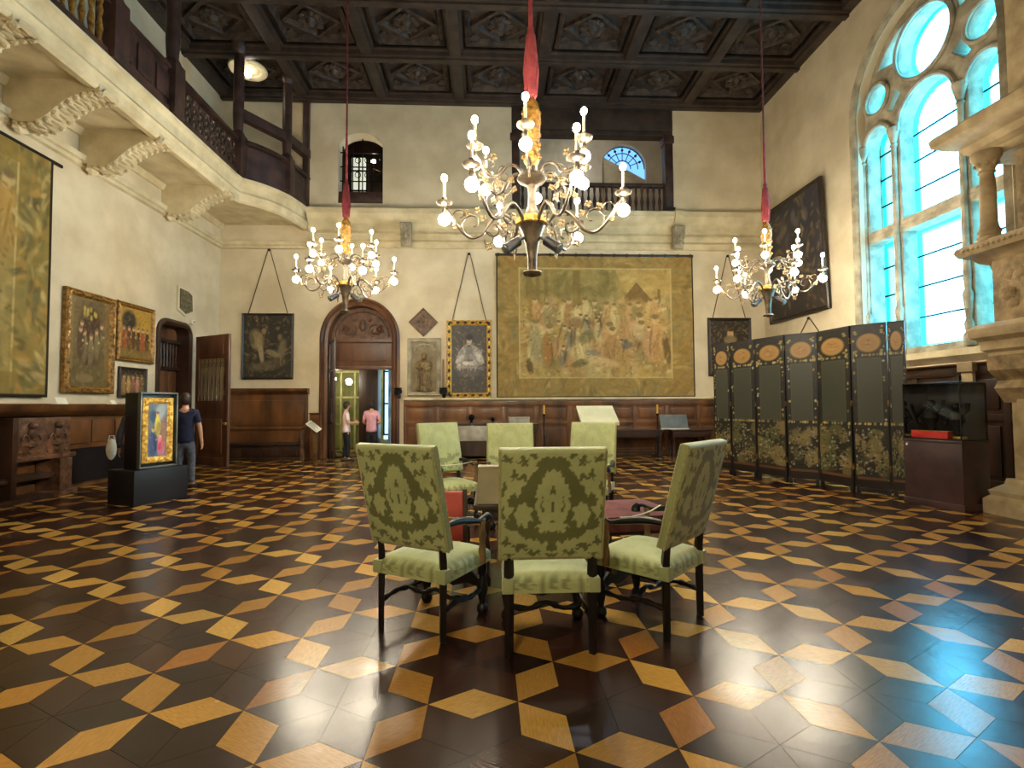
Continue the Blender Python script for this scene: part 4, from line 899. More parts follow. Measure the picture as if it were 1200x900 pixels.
# carved stall / mantel block on the left wall
t = thing('carved_stall', 'carved brown wooden stall with open seat bays against the left wall', 'stall', (XL + .1, 0, 0))
b = MB(); b.sweep([(0, 7.0), (0, 12.6)], [(0, 1.38), (.16, 1.4), (.24, 1.46), (.3, 1.5), (.34, 1.6), (0, 1.6)]); b.build('cornice', 'panelwood', t)
b = MB(); b.box(.0, .3, 8.66, 9.76, .72, 1.38, .02); b.box(.0, .36, 8.6, 9.82, .66, .74, .015); b.build('carved_block', 'carvewood', t)
for yc in (8.95, 9.47):
    b = MB()
    b.sphere((.3, yc, 1.12), .1, 2, (.5, .8, 1.1)); b.sphere((.32, yc, 1.24), .07, 2); b.sphere((.3, yc, .93), .1, 1, (.5, 1.3, .7))
    for s in (-1, 1): b.tube([(.31, yc + s * (.12 + .06 * math.cos(a)), 1.0 + .09 * math.sin(a)) for a in np.linspace(0, 4.6, 10)], .02, 5)
    b.build('carved_head', 'carvewood', t)
b = MB()
for k in range(6): b.sphere((.3, 8.76 + .18 * k, .8), .05, 1, (.5, 1, .8))
b.build('carved_moulding', 'carvewood', t)
b = MB(); b.box(0, .42, 9.4, 9.66, .06, .66, .015); b.box(0, .5, 9.3, 9.7, .0, .1, .015); b.build('end_pier', 'carvewood', t)
b = MB(); b.box(0, .42, 7.0, 9.4, .0, .08, .01); b.box(0, .36, 7.0, 9.4, .34, .42, .01); b.build('seat', 'darkwood', t)
for q in (8.5, 7.0): b = MB(); b.box(0, .4, q, q + .1, .08, 1.38, .01); b.build('divider', 'darkwood', t)
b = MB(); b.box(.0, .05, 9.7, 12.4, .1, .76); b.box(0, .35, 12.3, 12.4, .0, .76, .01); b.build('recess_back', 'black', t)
b = MB(); b.box(.0, .08, 9.76, 12.4, .76, 1.38, .01)
for k in range(4): b.box(.08, .11, 9.9 + .63 * k, 10.42 + .63 * k, .86, 1.3, .015)
b.build('upper_panels', 'panelwood', t)
for nm, lb, y, w_, h_ in (('label_card', 'larger cream label card on the left panelling ledge beside tapestry', 9.62, .24, .12), ('label_card', 'small cream label card under the tall grove painting', 10.9, .14, .08)):
    t = thing(nm, lb, 'card', (XL + .3, y, 1.612), PI / 2)
    b = MB(); b.prism([(-.06, 0), (-.055, 0), (.0, h_), (-.005, h_)], -w_ / 2, w_ / 2, 'x'); b.v = [(x, y_, z) for x, y_, z in b.v]; b.build('card_face', 'card', t); b = MB(); b.prism([(-.06, 0), (.05, 0), (.05, .006), (-.06, .006)], -w_ / 2, w_ / 2, 'x'); b.build('foot', 'card', t)
# corner bench
t = thing('bench', 'tall backed carved wooden bench in the back left corner', 'bench', (-6.5, YB, 0))
b = MB(); b.box(-1.12, 1.12, -.12, -.05, .0, 1.95, .01); b.box(-1.05, 1.05, -.15, -.12, 1.0, 1.72, .01); b.build('backrest', 'panelwood', t)
b = MB(); b.sweep([(-1.15, -.05), (1.15, -.05)], [(0, 1.9), (.1, 1.9), (.14, 1.96), (.2, 2.0), (.22, 2.08), (0, 2.08)]); b.build('cornice', 'panelwood', t)
b = MB(); b.box(-1.12, 1.12, -.62, -.1, .42, .5, .015); b.build('seat', 'darkwood', t)
b = MB(); b.box(-1.1, 1.1, -.56, -.5, .06, .42, .01)
for k in range(4): b.box(-1.02 + .52 * k, -.58 + .52 * k, -.575, -.56, .12, .36, .012)
b.build('front', 'darkwood', t)
b = MB(); b.box(-1.12, 1.12, -.6, -.1, 0, .07, .01); b.build('base', 'darkwood', t)
for s in (-1, 1):
    b = MB(); b.prism([(-.62, .0), (-.62, .62), (-.55, .86), (-.58, .93), (-.5, .96), (-.1, .92), (-.1, 0)], s * 1.15 - .05, s * 1.15 + .05, 'x'); b.build('end_panel', 'carvewood', t)
b = MB(); b.box(-1.1, 1.1, -.17, -.1, .86, .93, .01); b.build('rail', 'panelwood', t)
# slanted information stand by the door
t = thing('information_stand', 'slim brown stand with slanted white text panel beside the arched door', 'stand', (-4.83, 14.55, 0))
b = MB(); b.box(-.06, .06, -.04, .04, .03, .86, .008); b.build('post', 'framewood', t)
b = MB(); b.box(-.16, .16, -.14, .14, 0, .03, .008); b.build('foot', 'framewood', t)
MTP = Matrix.Translation((-.05, 0, .98)) @ Matrix.Rotation(R(38), 4, 'Y') @ Matrix.Rotation(R(25), 4, 'X')
b = MB(); b.box(-.2, .2, -.13, .13, -.012, .012, .004, MTP); b.build('panel', 'card', t)
b = MB()
for k in range(6): b.box(-.15, .15 - .05 * (k % 3), -.09 + .035 * k, -.08 + .035 * k, .012, .0135, 0, MTP)
b.build('text_lines', 'iron', t)
# consoles, objects and stands along the back panelling
def console(label, x, w_, h, d_, slab):
    t = thing('console_table', label, 'table', (x, 15.08, 0))
    b = MB(); b.box(-w_ / 2, w_ / 2, -d_ / 2, d_ / 2, h - .05, h, .01); b.build('tabletop', slab, t)
    b = MB(); b.box(-w_ / 2 + .05, w_ / 2 - .05, -d_ / 2 + .03, d_ / 2 - .03, h - .22, h - .05, .01); b.build('apron', 'darkwood', t)
    for sx in (-1, 1):
        for sy in (-1, 1):
            b = MB(); b.lathe([(.05, 0), (.06, .04), (.035, .1), (.055, .25), (.03, h * .5), (.05, h * .6), (.035, h - .3), (.055, h - .22)], (sx * (w_ / 2 - .1), sy * (d_ / 2 - .08), 0), 10); b.build('leg', 'darkwood', t)
    b = MB(); b.box(-w_ / 2 + .1, w_ / 2 - .1, -.03, .03, .12, .17, .008); b.build('stretcher', 'darkwood', t); return t
t = thing('chest', 'dark carved chest with pale marble front left of the central chairs', 'chest', (-.4, 15.1, 0))
b = MB(); b.box(-.62, .62, -.22, .25, .08, .98, .015); b.build('body', 'darkwood', t)
b = MB(); b.box(-.52, .5, -.25, -.22, .52, .95, .01); b.build('marble_front', 'slate', t)
b = MB(); b.box(-.66, .66, -.28, .27, .98, 1.03, .012); b.build('top', 'darkwood', t)
for s in (-1, 1): b = MB(); b.lathe([(.06, 0), (.07, .04), (.04, .09)], (s * .5, -.12, 0), 10); b.build('foot', 'darkwood', t)
def urn(label, x, y, z, s=1., mat='iron'):
    t = thing('urn', label, 'urn', (x, y, z), 0, 'small dark urns on the back wall tables')
    b = MB(); b.lathe([(.09 * s, 0), (.08 * s, .03 * s), (.03 * s, .06 * s), (.12 * s, .16 * s), (.14 * s, .22 * s), (.07 * s, .28 * s), (.09 * s, .31 * s)], (0, 0, 0), 14); b.build('bowl', mat, t)
    b = MB()
    for q in (-1, 1): b.tube([(q * (.12 + .07 * math.sin(a)) * s, 0, (.2 + .08 * math.cos(a)) * s) for a in np.linspace(0, PI, 9)], .013 * s, 6)
    b.build('handle', mat, t)
urn('dark two handled urn on the marble fronted chest', -.5, 15.08, 1.03, .8)
urn('smaller dark urn at right end of the marble fronted chest', .12, 15.1, 1.03, .55)
console('low dark console table against panelling, right of the three rear chairs', 4.3, 1.7, .8, .5, 'darkwood')
console('dark console table against panelling, left of the folding screen', 6.0, 1.25, .8, .5, 'darkwood')
t = thing('information_board', 'slanted dark grey information board on the console nearest the screen', 'board', (5.55, 15.05, .806))
b = MB(); b.box(-.42, .42, -.015, .015, 0, .46, .006, Matrix.Rotation(R(-20), 4, 'X')); b.build('board', 'board', t)
b = MB(); b.box(-.43, .43, -.05, .02, 0, .03, .006); b.build('lip', 'card', t)
b = MB()
for s in (-1, 1): b.tube([(s * .3, .14, .4), (s * .3, .2, .0)], .012, 6)
b.build('strut', 'iron', t)
t = thing('document_box', 'grey flat box lying behind the middle rear green chair', 'box', (.9, 15.1, 1.0)); b = MB(); b.box(-.3, .3, -.16, .16, 0, .18, .01); b.build('body', 'slate', t); b = MB(); b.box(-.31, .31, -.17, .17, .15, .2, .01); b.build('lid', 'slate', t)
console('small dark table under the grey flat box by the panelling', .95, 1.0, 1.0, .46, 'darkwood')
def torch(label, x):
    t = thing('candle_stand', label, 'candlestick', (x, 14.72, 0), 0, 'floor candle stands along the panelling')
    b = MB(); b.lathe([(.16, 0), (.15, .03), (.03, .06), (.022, .6), (.035, .64), (.02, .68), (.018, 1.2), (.045, 1.26), (.05, 1.29)], (0, 0, 0), 12); b.build('stem', 'iron', t)
    b = MB(); b.lathe([(.028, 1.29), (.028, 1.53), (.008, 1.55)], (0, 0, 0), 10); b.build('candle', 'beeswax', t)
torch('black candle stand with yellow candle between middle and right rear green chairs', 1.6)
torch('black candle stand with yellow candle right of the slanted lectern', 4.92)
def wall_sconce(label, x):
    t = thing('wall_sconce', label, 'sconce', (x, YB - .01, 1.9), 0, 'iron wall sconces with tall brown candles')
    b = MB(); b.box(-.05, .05, -.02, .005, -.14, .12, .008); b.build('plate', 'iron', t)
    b = MB(); b.tube([(0, -.01, -.06), (0, -.12, -.12), (0, -.19, -.06), (0, -.2, .0)], .016, 7); b.build('arm', 'iron', t)
    b = MB(); b.lathe([(.04, -.02), (.12, .02), (.13, .1), (.1, .14), (.13, .18)], (0, -.2, 0), 12); b.build('cup', 'iron', t)
    b = MB(); b.lathe([(.035, .14), (.03, 1.0), (.008, 1.05)], (0, -.2, 0), 10); b.build('candle', 'brownwax', t)
wall_sconce('iron wall sconce with tall brown candle between arched door and stone relief', -2.7)
wall_sconce('iron wall sconce with tall brown candle between stone relief and gilt portrait', -1.35)
t = thing('lectern', 'pale slanted reading lectern behind the rightmost rear green chair', 'lectern', (1.93, 9.0, 0))
b = MB(); b.prism([(-.24, 1.19), (.26, 1.49), (.26, 1.53), (-.24, 1.25)], -.33, .33, 'x'); b.build('slope', noise_mat('pale_green_board', c(196, 194, 160), c(212, 208, 176), 3, .6), t)
b = MB(); b.box(-.04, .04, -.04, .04, .04, 1.3, .008); b.build('post', 'darkwood', t); b = MB(); b.box(-.25, .25, -.22, .22, 0, .05, .01); b.build('foot', 'darkwood', t)

# ================================================================== DISPLAY CASE WITH SMALL PAINTING
cs = thing('display_case', 'black free standing display case on plinth at left, holding a gilt painting', 'display case', (-5.62, 8.78, 0), R(66))
b = MB(); b.box(-.42, .46, -.3, .34, 0, .55, .012); b.build('plinth', 'plinth', cs)
b = MB(); b.box(-.29, .29, -.16, .17, .55, 1.78, .008); b.build('cabinet', 'black', cs)
b = MB()
for x0, x1, z0, z1 in ((-.3, .3, .56, .59), (-.3, .3, 1.76, 1.79), (-.305, -.285, .56, 1.79), (.285, .305, .56, 1.79)): b.box(x0, x1, -.24, -.16, z0, z1, .004)
b.build('glazing_frame', 'metaledge', cs)
b = MB(); b.box(-.29, .29, -.24, -.235, .59, 1.76); b.build('glass_front', 'caseglass', cs)
t = thing('framed_painting', 'small colourful painting in bright gilt frame inside the black display case', 'painting', (-5.62 + .172 * math.sin(R(66)), 8.78 - .172 * math.cos(R(66)), 1.17), R(66))
frame_mesh(.5, 1.06, .1, .045).build('frame', 'gold', t, 25)
paint_mesh('canvas', .32, .88, art('bright', 21, 60, 110, .45), 'canvas', t, loc=(0, -.015, 0))
b = MB()
for k in range(8):
    for s in (-1, 1): b.sphere((s * .2, -.045, -.44 + .126 * k), .03, 1, (1, .5, 1.5))
for k in range(4):
    for s in (-1, 1): b.sphere((-.15 + .1 * k, -.045, s * .48), .03, 1, (1.5, .5, 1))
b.build('frame_carving', 'gold', t)

# ================================================================== CHAIRS
def ell_(x, y, cx, cy, rx, ry, n=0, amp=0., ph=0.):
    dx, dy = (x - cx) / rx, (y - cy) / ry; a = np.arctan2(dy, dx); return np.hypot(dx, dy) < 1 + amp * np.cos(n * a + ph)
def damask(u, v):      # mirrored woven motif: True where the darker ground shows
    au = np.abs(u); u2 = au + .018 * np.sin(v * 37 + au * 21); v2 = v + .010 * np.sin(au * 41)
    D = ell_(u2, v2, .52, .42, .29, .18, 9, .16); D |= ell_(u2, v2, 0, .875, .32, .075, 7, .15)
    for x, y, rx, ry in ((.46, .6, .16, .09), (.38, .68, .15, .08), (.27, .76, .15, .07), (.16, .82, .16, .06), (.40, .27, .16, .07), (.2, .22, .14, .05), (0, .2, .13, .12), (.74, .56, .12, .06), (.8, .34, .12, .05)): D |= ell_(u2, v2, x, y, rx, ry, 7, .14)
    pal = ell_(u2, v2, 0, .52, .33, .20, 9, .10) | ell_(u2, v2, 0, .68, .25, .1, 7, .15) | ell_(u2, v2, .1, .755, .11, .05, 5, .2) | ell_(u2, v2, 0, .8, .07, .05, 3, .2) | ell_(u2, v2, 0, .36, .17, .09, 7, .12)
    D &= ~pal; D &= ~ell_(u2, v2, .55, .43, .17, .105, 7, .16)
    for x, y, rx, ry, n in ((.55, .9, .10, .04, 5), (.72, .78, .08, .04, 5), (.56, .76, .06, .03, 3), (.86, .92, .1, .03, 5), (.93, .66, .06, .05, 4), (.95, .45, .05, .06, 3), (.62, .13, .14, .035, 5), (.88, .17, .08, .04, 4), (.35, .07, .12, .025, 5), (.0, .05, .08, .03, 3), (.36, .95, .08, .02, 3), (.83, .05, .1, .02, 4)): D |= ell_(u2, v2, x, y, rx, ry, n, .32)
    D |= ell_(u2, v2, 0, .66, .05, .035, 5, .3) | ell_(u2, v2, 0, .52, .035, .06, 3, .3) | ell_(u2, v2, 0, .37, .05, .02, 3, .3) | ell_(u2, v2, .2, .52, .02, .07, 5, .3)
    return D
FL, FD = np.array(c(163, 171, 118)), np.array(c(72, 76, 34))
fr = np.random.default_rng(4)
def mottle(p, f=9.): return .92 + .09 * np.sin(p[:, 0] * f + 2 * np.sin(p[:, 2] * f * .7)) * np.sin(p[:, 2] * f * 1.2 + p[:, 1] * 5) + .03 * fr.standard_normal(len(p))
def back_cols(p):
    u = p[:, 0] / .32; v = (p[:, 2]) / .715; D = damask(u, v).astype(float) * np.where(p[:, 1] < 0, .82, np.where(v < .35, .5, .12))
    D = np.where(np.abs(u) > .97, .25, D); return (FL * (1 - D[:, None]) + FD * D[:, None]) * mottle(p)[:, None]
def seat_cols(p):
    side = np.abs(p[:, 1]) > .282; s2 = np.abs(p[:, 0]) > .282; z = (p[:, 2] - .385) / .12; a = np.where(side, p[:, 0], p[:, 1])
    q = np.abs(((a + .3) * 5) % 1.2 - .6); D = ((side | s2) & (z < .8) & ((np.hypot((q - .2) / .16, (z - .45) / .3) < 1) & ~(np.hypot((q - .22) / .07, (z - .4) / .15) < 1) | ((q > .52) & (z < .7)))).astype(float) * .55
    D = np.where(p[:, 2] > .49, .1 * (np.sin(p[:, 0] * 30) * np.sin(p[:, 1] * 26) > .3), D)
    return (FL * (1 - D[:, None]) + FD * D[:, None]) * mottle(p)[:, None]
def make_chair():
    t = thing('armchair', '', 'chair', (0, 0, 0), 0, 'green damask armchairs')
    lean = lambda z: -.02 - .145 * max(0., (z - .5)) / .8
    # backrest: rounded, slightly padded slab, in its own space (z from its bottom edge)
    W_, H_ = 78, 84; vs = []; fs = []
    for side in (-1, 1):
        for j in range(H_):
            for i in range(W_):
                u = i / (W_ - 1) * 2 - 1; v = j / (H_ - 1)
                e = (max(0, abs(u) - .95) / .05)**2; e2 = (max(0, abs(v * 2 - 1) - .95) / .05)**2
                pad = .012 * (1 - u**4) * (1 - (2 * v - 1)**4) - .014 * max(e, e2)
                vs.append((u * .322, side * (.036 + pad), v * .715))
    n = W_ * H_
    for s in (0, n):
        for j in range(H_ - 1):
            for i in range(W_ - 1): a = s + j * W_ + i; fs.append((a, a + 1, a + W_ + 1, a + W_))
    ring = [i for i in range(W_)] + [j * W_ + W_ - 1 for j in range(1, H_)] + [(H_ - 1) * W_ + i for i in range(W_ - 2, -1, -1)] + [j * W_ for j in range(H_ - 2, 0, -1)]
    for k in range(len(ring)): a, b_ = ring[k], ring[(k + 1) % len(ring)]; fs.append((a, b_, b_ + n, a + n))
    b = MB(); b.v = vs; b.f = fs; o = b.build('backrest', 'fabric', t, 50, (0, -.265, .6), (R(14.5), 0, 0)); col_by_pos(o, back_cols)
    b = MB()   # gimp edging around the back
    b.tube([(-.322, -.024, 0), (-.322, -.024, .70), (.322, -.024, .70), (.322, -.024, 0), (-.322, -.024, 0)], .006, 5); b.tube([(-.322, .024, 0), (-.322, .024, .70), (.322, .024, .70), (.322, .024, 0)], .006, 5)
    g = b.build('edging', noise_mat('gimp', c(140, 132, 84), c(176, 168, 116), 40, .7) if 'gimp' not in M else M['gimp'], o)
    bm = bmesh.new(); bmesh.ops.create_cube(bm, size=1); bmesh.ops.subdivide_edges(bm, edges=bm.edges[:], cuts=21, use_grid_fill=True)
    for v in bm.verts:
        x, y, z = v.co * 2
        f = (max(abs(x), .86) - .86) / .14; f2 = (max(abs(y), .86) - .86) / .14
        zz = .385 + (z + 1) / 2 * .1
        if z > 0: zz += z * (.045 * (1 - x**4) * (1 - y**4)) - z * .018 * max(f * f, f2 * f2)
        v.co = (x * (.298 - (.01 * z * z if z > 0 else 0)), y * (.298 - (.01 * z * z if z > 0 else 0)), zz)
    b = MB(); b.addbm(bm); s = b.build('seat', 'fabric', t, 50); col_by_pos(s, seat_cols)
    for x in (-1, 1):
        b = MB(); b.tube([(x * .262, -.27, 0), (x * .262, -.268, .3), (x * .262, -.265, .42), (x * .262, -.268, .52), (x * .262, -.28, .62)], [.027, .03, .032, .032, .028], 4); b.build('leg', 'chairwood', t, 20)
        b = MB(); b.lathe([(.03, 0), (.045, .03), (.04, .06), (.022, .08), (.03, .12), (.042, .18), (.03, .25), (.022, .28), (.035, .3), (.035, .39)], (x * .255, .25, 0), 12); b.build('leg', 'chairwood', t)
        b = MB(); pts = catmull([(x * .29, -.29, .76), (x * .3, -.15, .765), (x * .305, .02, .735), (x * .303, .12, .715), (x * .3, .21, .735), (x * .296, .265, .715), (x * .296, .268, .68)], 5)
        b.tube(pts, [.02 + .007 * math.sin(i * .25) + (.012 if i > len(pts) - 9 else 0) for i in range(len(pts))], 8); b.sphere((x * .296, .262, .705), .033, 2, (.9, 1, 1)); a_ = b.build('arm', 'chairwood', t)
        b = MB(); b.lathe([(.028, .4), (.028, .5), (.02, .54), (.03, .6), (.02, .66), (.026, .72)], (x * .302, .17, 0), 10); b.build('arm_support', 'armwood', t)
        b = MB(); b.tube(catmull([(x * .258, -.26, .19), (x * .257, -.1, .205), (x * .256, .08, .18), (x * .255, .25, .19)], 5), [.016 + .007 * (k % 3 == 1) for k in range(16)], 8); b.build('side_stretcher', 'chairwood', t)
    b = MB(); b.tube(catmull([(-.25, .02, .19), (-.12, .02, .17), (0, .02, .21), (.12, .02, .17), (.25, .02, .19)], 4), [.016 + .009 * (k % 4 == 2) for k in range(17)], 8); b.build('cross_stretcher', 'chairwood', t)
    b = MB(); b.prism([(-.25, .24), (-.15, .3), (-.06, .26), (0, .33), (.06, .26), (.15, .3), (.25, .24), (.25, .19), (.12, .21), (0, .17), (-.12, .21), (-.25, .19)], .24, .265, 'y')
    for k in range(5): b.sphere((-.16 + .08 * k, .265, .245), .022, 1)
    b.build('carved_front_rail', 'chairwood', t)
    b = MB(); b.tube([(-.3, .05, .755), (-.15, .05, .735), (0, .05, .73), (.15, .05, .735), (.3, .05, .755)], .005, 6); b.build('barrier_cord', 'card', t)
    for x in (-1, 1):      # fabric tabs that wrap the rear corners of the seat
        b = MB(); b.box(x * .27 - .036, x * .27 + .036, -.31, -.24, .385, .475, .008); o = b.build('corner_tab', 'fabric', t); col_by_pos(o, lambda p: np.tile(FL * .8, (len(p), 1)))
    return t
M['gimp'] = noise_mat('gimp', c(140, 132, 84), c(176, 168, 116), 40, .7)
proto = make_chair()
CH = [((-.395, 3.79), -30, 'front left green damask armchair turned three quarters towards the middle'),
      ((.386, 3.50), 0, 'front middle green damask armchair seen straight from behind'),
      ((1.175, 3.77), 44, 'front right green damask armchair turned left, nearest the blue floor reflection'),
      ((-.52, 7.16), 212, 'rear left pale green armchair with its seat in view, beyond the red leather chair'),
      ((.30, 6.78), 180, 'rear middle pale green armchair facing the camera above the front middle chair'),
      ((1.36, 6.95), 158, 'rear right pale green armchair directly before the pale slanted lectern')]
for i, (p, a, lb) in enumerate(CH):
    o = proto if i == 0 else copy_tree(proto)
    o.location = (p[0], p[1], 0); o.rotation_euler = (0, 0, R(a)); o['label'] = lb
# small table with box, red chair, red stool
t = thing('table', 'small dark wooden table hidden in the middle of the chair circle', 'table', (.42, 5.0, 0))
b = MB(); b.box(-.55, .55, -.6, .6, .65, .7, .012); b.build('tabletop', 'darkwood', t)
b = MB(); b.box(-.48, .48, -.53, .53, .55, .65, .01); b.build('apron', 'darkwood', t)
for sx in (-1, 1):
    for sy in (-1, 1): b = MB(); b.lathe([(.04, 0), (.05, .05), (.03, .1), (.05, .3), (.03, .42), (.045, .56)], (sx * .45, sy * .5, 0), 10); b.build('leg', 'darkwood', t)
t = thing('display_box', 'plain grey upright box standing on the small dark table', 'box', (.06, 4.52, .7)); b = MB(); b.prism([(-.165, 0), (.2, 0), (.2, .31), (-.15, .31)], -.07, .07, 'y'); b.build('body', 'paper', t); b = MB(); b.box(-.155, .205, -.075, .075, .3, .32, .004); b.build('lid', 'paper', t)
t = thing('side_chair', 'low backed red leather chair showing its back beside front left armchair', 'chair', (-.42, 4.86, 0), R(-2))
b = MB(); b.box(-.2, .2, -.24, -.18, .34, .78, .025, Matrix.Identity(4)); b.build('backrest', 'redleather', t)
b = MB(); b.box(-.22, .22, -.18, .22, .38, .46, .03); b.build('seat', 'redleather', t)
for sx in (-1, 1):
    b = MB(); b.box(sx * .215 - .02, sx * .215 + .02, -.235, -.19, 0, .8, .006); b.build('leg', 'darkwood', t)
    b = MB(); b.lathe([(.03, 0), (.035, .04), (.02, .08), (.032, .25), (.03, .38)], (sx * .2, .19, 0), 8); b.build('leg', 'darkwood', t)
    b = MB(); b.box(sx * .215 - .012, sx * .215 + .012, -.2, .19, .14, .17, .004); b.build('stretcher', 'darkwood', t)
t = thing('stool', 'worn dark red velvet stool behind the arm of front right armchair', 'stool', (1.42, 5.3, 0), R(8))
bm = bmesh.new(); bmesh.ops.create_cube(bm, size=1); bmesh.ops.subdivide_edges(bm, edges=bm.edges[:], cuts=9, use_grid_fill=True)
for v in bm.verts:
    x, y, z = v.co * 2; v.co = (x * .4, y * .42, .34 + (z + 1) / 2 * .14 + (.05 * (1 - x * x) * (1 - y * y) if z > .9 else 0))
b = MB(); b.addbm(bm); b.build('cushion', 'redvelvet', t)
for sx in (-1, 1):
    for sy in (-1, 1): b = MB(); b.lathe([(.035, 0), (.045, .04), (.025, .08), (.04, .2), (.035, .345)], (sx * .33, sy * .34, 0), 10); b.build('leg', 'chairwood', t)
b = MB(); b.box(-.38, .38, -.4, .4, .3, .345, .01); b.build('seat_frame', 'chairwood', t)

# ================================================================== CHANDELIERS
def spiral(cx, cz, r0, r1, a0, a1, n=16): return [(cx + (r0 + (r1 - r0) * k / n) * math.cos(a0 + (a1 - a0) * k / n), 0, cz + (r0 + (r1 - r0) * k / n) * math.sin(a0 + (a1 - a0) * k / n)) for k in range(n + 1)]
def leafset(b, pts, s=.04):
    for x, z in pts:
        for k in range(4):
            a = k * PI / 2 + .5; b.sphere((x + s * .7 * math.cos(a), 0, z + s * .7 * math.sin(a)), s * .62, 1, (1, .3, 1))
def chand_arm(par, kind):
    b = MB()
    if kind == 0:
        main = catmull([(.15, 0, .56), (.25, 0, .67), (.37, 0, .71), (.48, 0, .62), (.58, 0, .49), (.72, 0, .46), (.86, 0, .6), (.95, 0, .75), (1.02, 0, .83)], 6); tip = (1.02, .84); rb = .058
        b.tube(main, [.016 + .006 * (1 - i / len(main)) for i in range(len(main))], 7)
        b.tube(spiral(.43, .54, .13, .03, 1.9, -4.5, 20), .011, 6); b.tube(spiral(.68, .62, .16, .03, -1.6, 4.6, 22), .011, 6); b.tube(spiral(.52, .42, .1, .02, 1.2, 6.6, 16), .009, 5); b.tube(spiral(.84, .72, .1, .02, -.9, 4.6, 14), .009, 5)
        lf = [(.56, .68), (.33, .58), (.76, .75), (.88, .6), (.5, .34), (.63, .78)]
    else:
        main = catmull([(.08, 0, 1.1), (.18, 0, 1.21), (.3, 0, 1.2), (.4, 0, 1.08), (.52, 0, 1.06), (.62, 0, 1.18), (.68, 0, 1.3)], 6); tip = (.68, 1.31); rb = .055
        b.tube(main, [.014 + .005 * (1 - i / len(main)) for i in range(len(main))], 7)
        b.tube(spiral(.33, 1.08, .11, .02, 1.7, -4.4, 18), .01, 6); b.tube(spiral(.5, 1.18, .11, .02, -1.7, 4.4, 18), .01, 6)
        lf = [(.25, 1.05), (.4, .98), (.46, 1.28), (.56, 1.0)]
    o = b.build('arm', 'silver', par)
    x, z = tip
    b = MB(); b.lathe([(.02, -.02), (.03, 0), (.06, .015), (.085, .03), (.095, .05), (.088, .045), (.03, .03), (.022, .06), (.03, .08), (.03, .1)], (x, 0, z), 14); b.build('drip_pan', 'silver', o)
    b = MB(); b.lathe([(.016, .08), (.016, .3)], (x, 0, z), 8); b.build('candle', 'candle', o)
    b = MB(); b.sphere((x, 0, z + .335), .036, 2, (1, 1, 1.25)); b.build('candle_bulb', 'flame', o)
    b = MB(); b.lathe([(.025, -.09), (.03, -.05), (.02, -.01)], (x, 0, z), 8); b.build('socket', 'silver', o)
    b = MB(); b.sphere((x, 0, z - .155), rb + .012, 2); b.build('globe_bulb', 'bulb', o)
    for q in lf: b = MB(); leafset(b, [q], .036); b.build('leaf_sprig', 'leaf', o)
    return o
def make_chandelier():
    t = thing('chandelier', '', 'chandelier', (0, 0, 0), 0, 'gilt iron candle chandeliers')
    b = MB(); b.lathe([(.0, -.03), (.03, -.02), (.055, 0), (.1, .0), (.11, .02), (.1, .035), (.05, .05), (.055, .2), (.075, .34), (.11, .46), (.14, .54), (.16, .57)], (0, 0, 0), 20); b.build('lower_cup', 'bronze', t)
    b = MB(); b.lathe([(.16, .56), (.185, .57), (.185, .635), (.15, .65), (.06, .66)], (0, 0, 0), 24); b.build('gilt_rim', 'gold', t)
    b = MB(); b.lathe([(.06, .65), (.075, .72), (.045, .8), (.04, .95), (.06, 1.02), (.15, 1.07), (.17, 1.1), (.15, 1.14), (.05, 1.18), (.05, 1.25)], (0, 0, 0), 20); b.build('stem', 'silver', t)
    b = MB(); b.lathe([(.05, 1.24), (.09, 1.3), (.075, 1.42), (.095, 1.6), (.11, 1.8), (.09, 1.95), (.05, 2.02), (.03, 2.06), (.02, 2.08)], (0, 0, 0), 16)
    for k in range(5):
        for j in range(8): a = j * PI / 4 + k * .4; b.sphere((.09 * math.cos(a), .09 * math.sin(a), 1.35 + .13 * k), .03, 1)
    b.build('gilt_column', 'oldgold', t)
    for kind, off in ((0, -10), (1, 20)):
        a0 = chand_arm(t, kind); a0.rotation_euler = (0, 0, R(off))
        for k in range(1, 6): a = copy_tree(a0, t); a.rotation_euler = (0, 0, R(off + 60 * k))
    for a in (-35, 205):
        mt = Matrix.Rotation(R(a), 4, 'Z') @ Matrix.Translation((.26, 0, .3)) @ Matrix.Rotation(R(125), 4, 'Y')
        b = MB(); b.lathe([(.035, -.12), (.055, -.1), (.06, .09), (.065, .1)], (0, 0, 0), 14, mt); b.tube([(.0, 0, -.11), (.0, 0, -.2)], .015, 6, mt); b.tube([tuple(mt @ Vector((0, 0, -.19))), (.06 * math.cos(R(a)), .06 * math.sin(R(a)), .36)], .014, 6); o = b.build('spotlight', 'black', t)
        b = MB(); b.lathe([(.056, .098), (.05, .112), (.02, .118)], (0, 0, 0), 14, mt); b.build('lens', 'metaledge', o)
    return t
cp = make_chandelier()
CHN = [((.50, 5.7, 3.02), 0, 'largest nearest candle chandelier hanging over the chair group'),
       ((-3.05, 11., 3.55), 14, 'smaller looking chandelier at left, hanging before the arched door'),
       ((5.99, 10.6, 3.42), -22, 'smaller looking chandelier at right, hanging near the folding screen')]
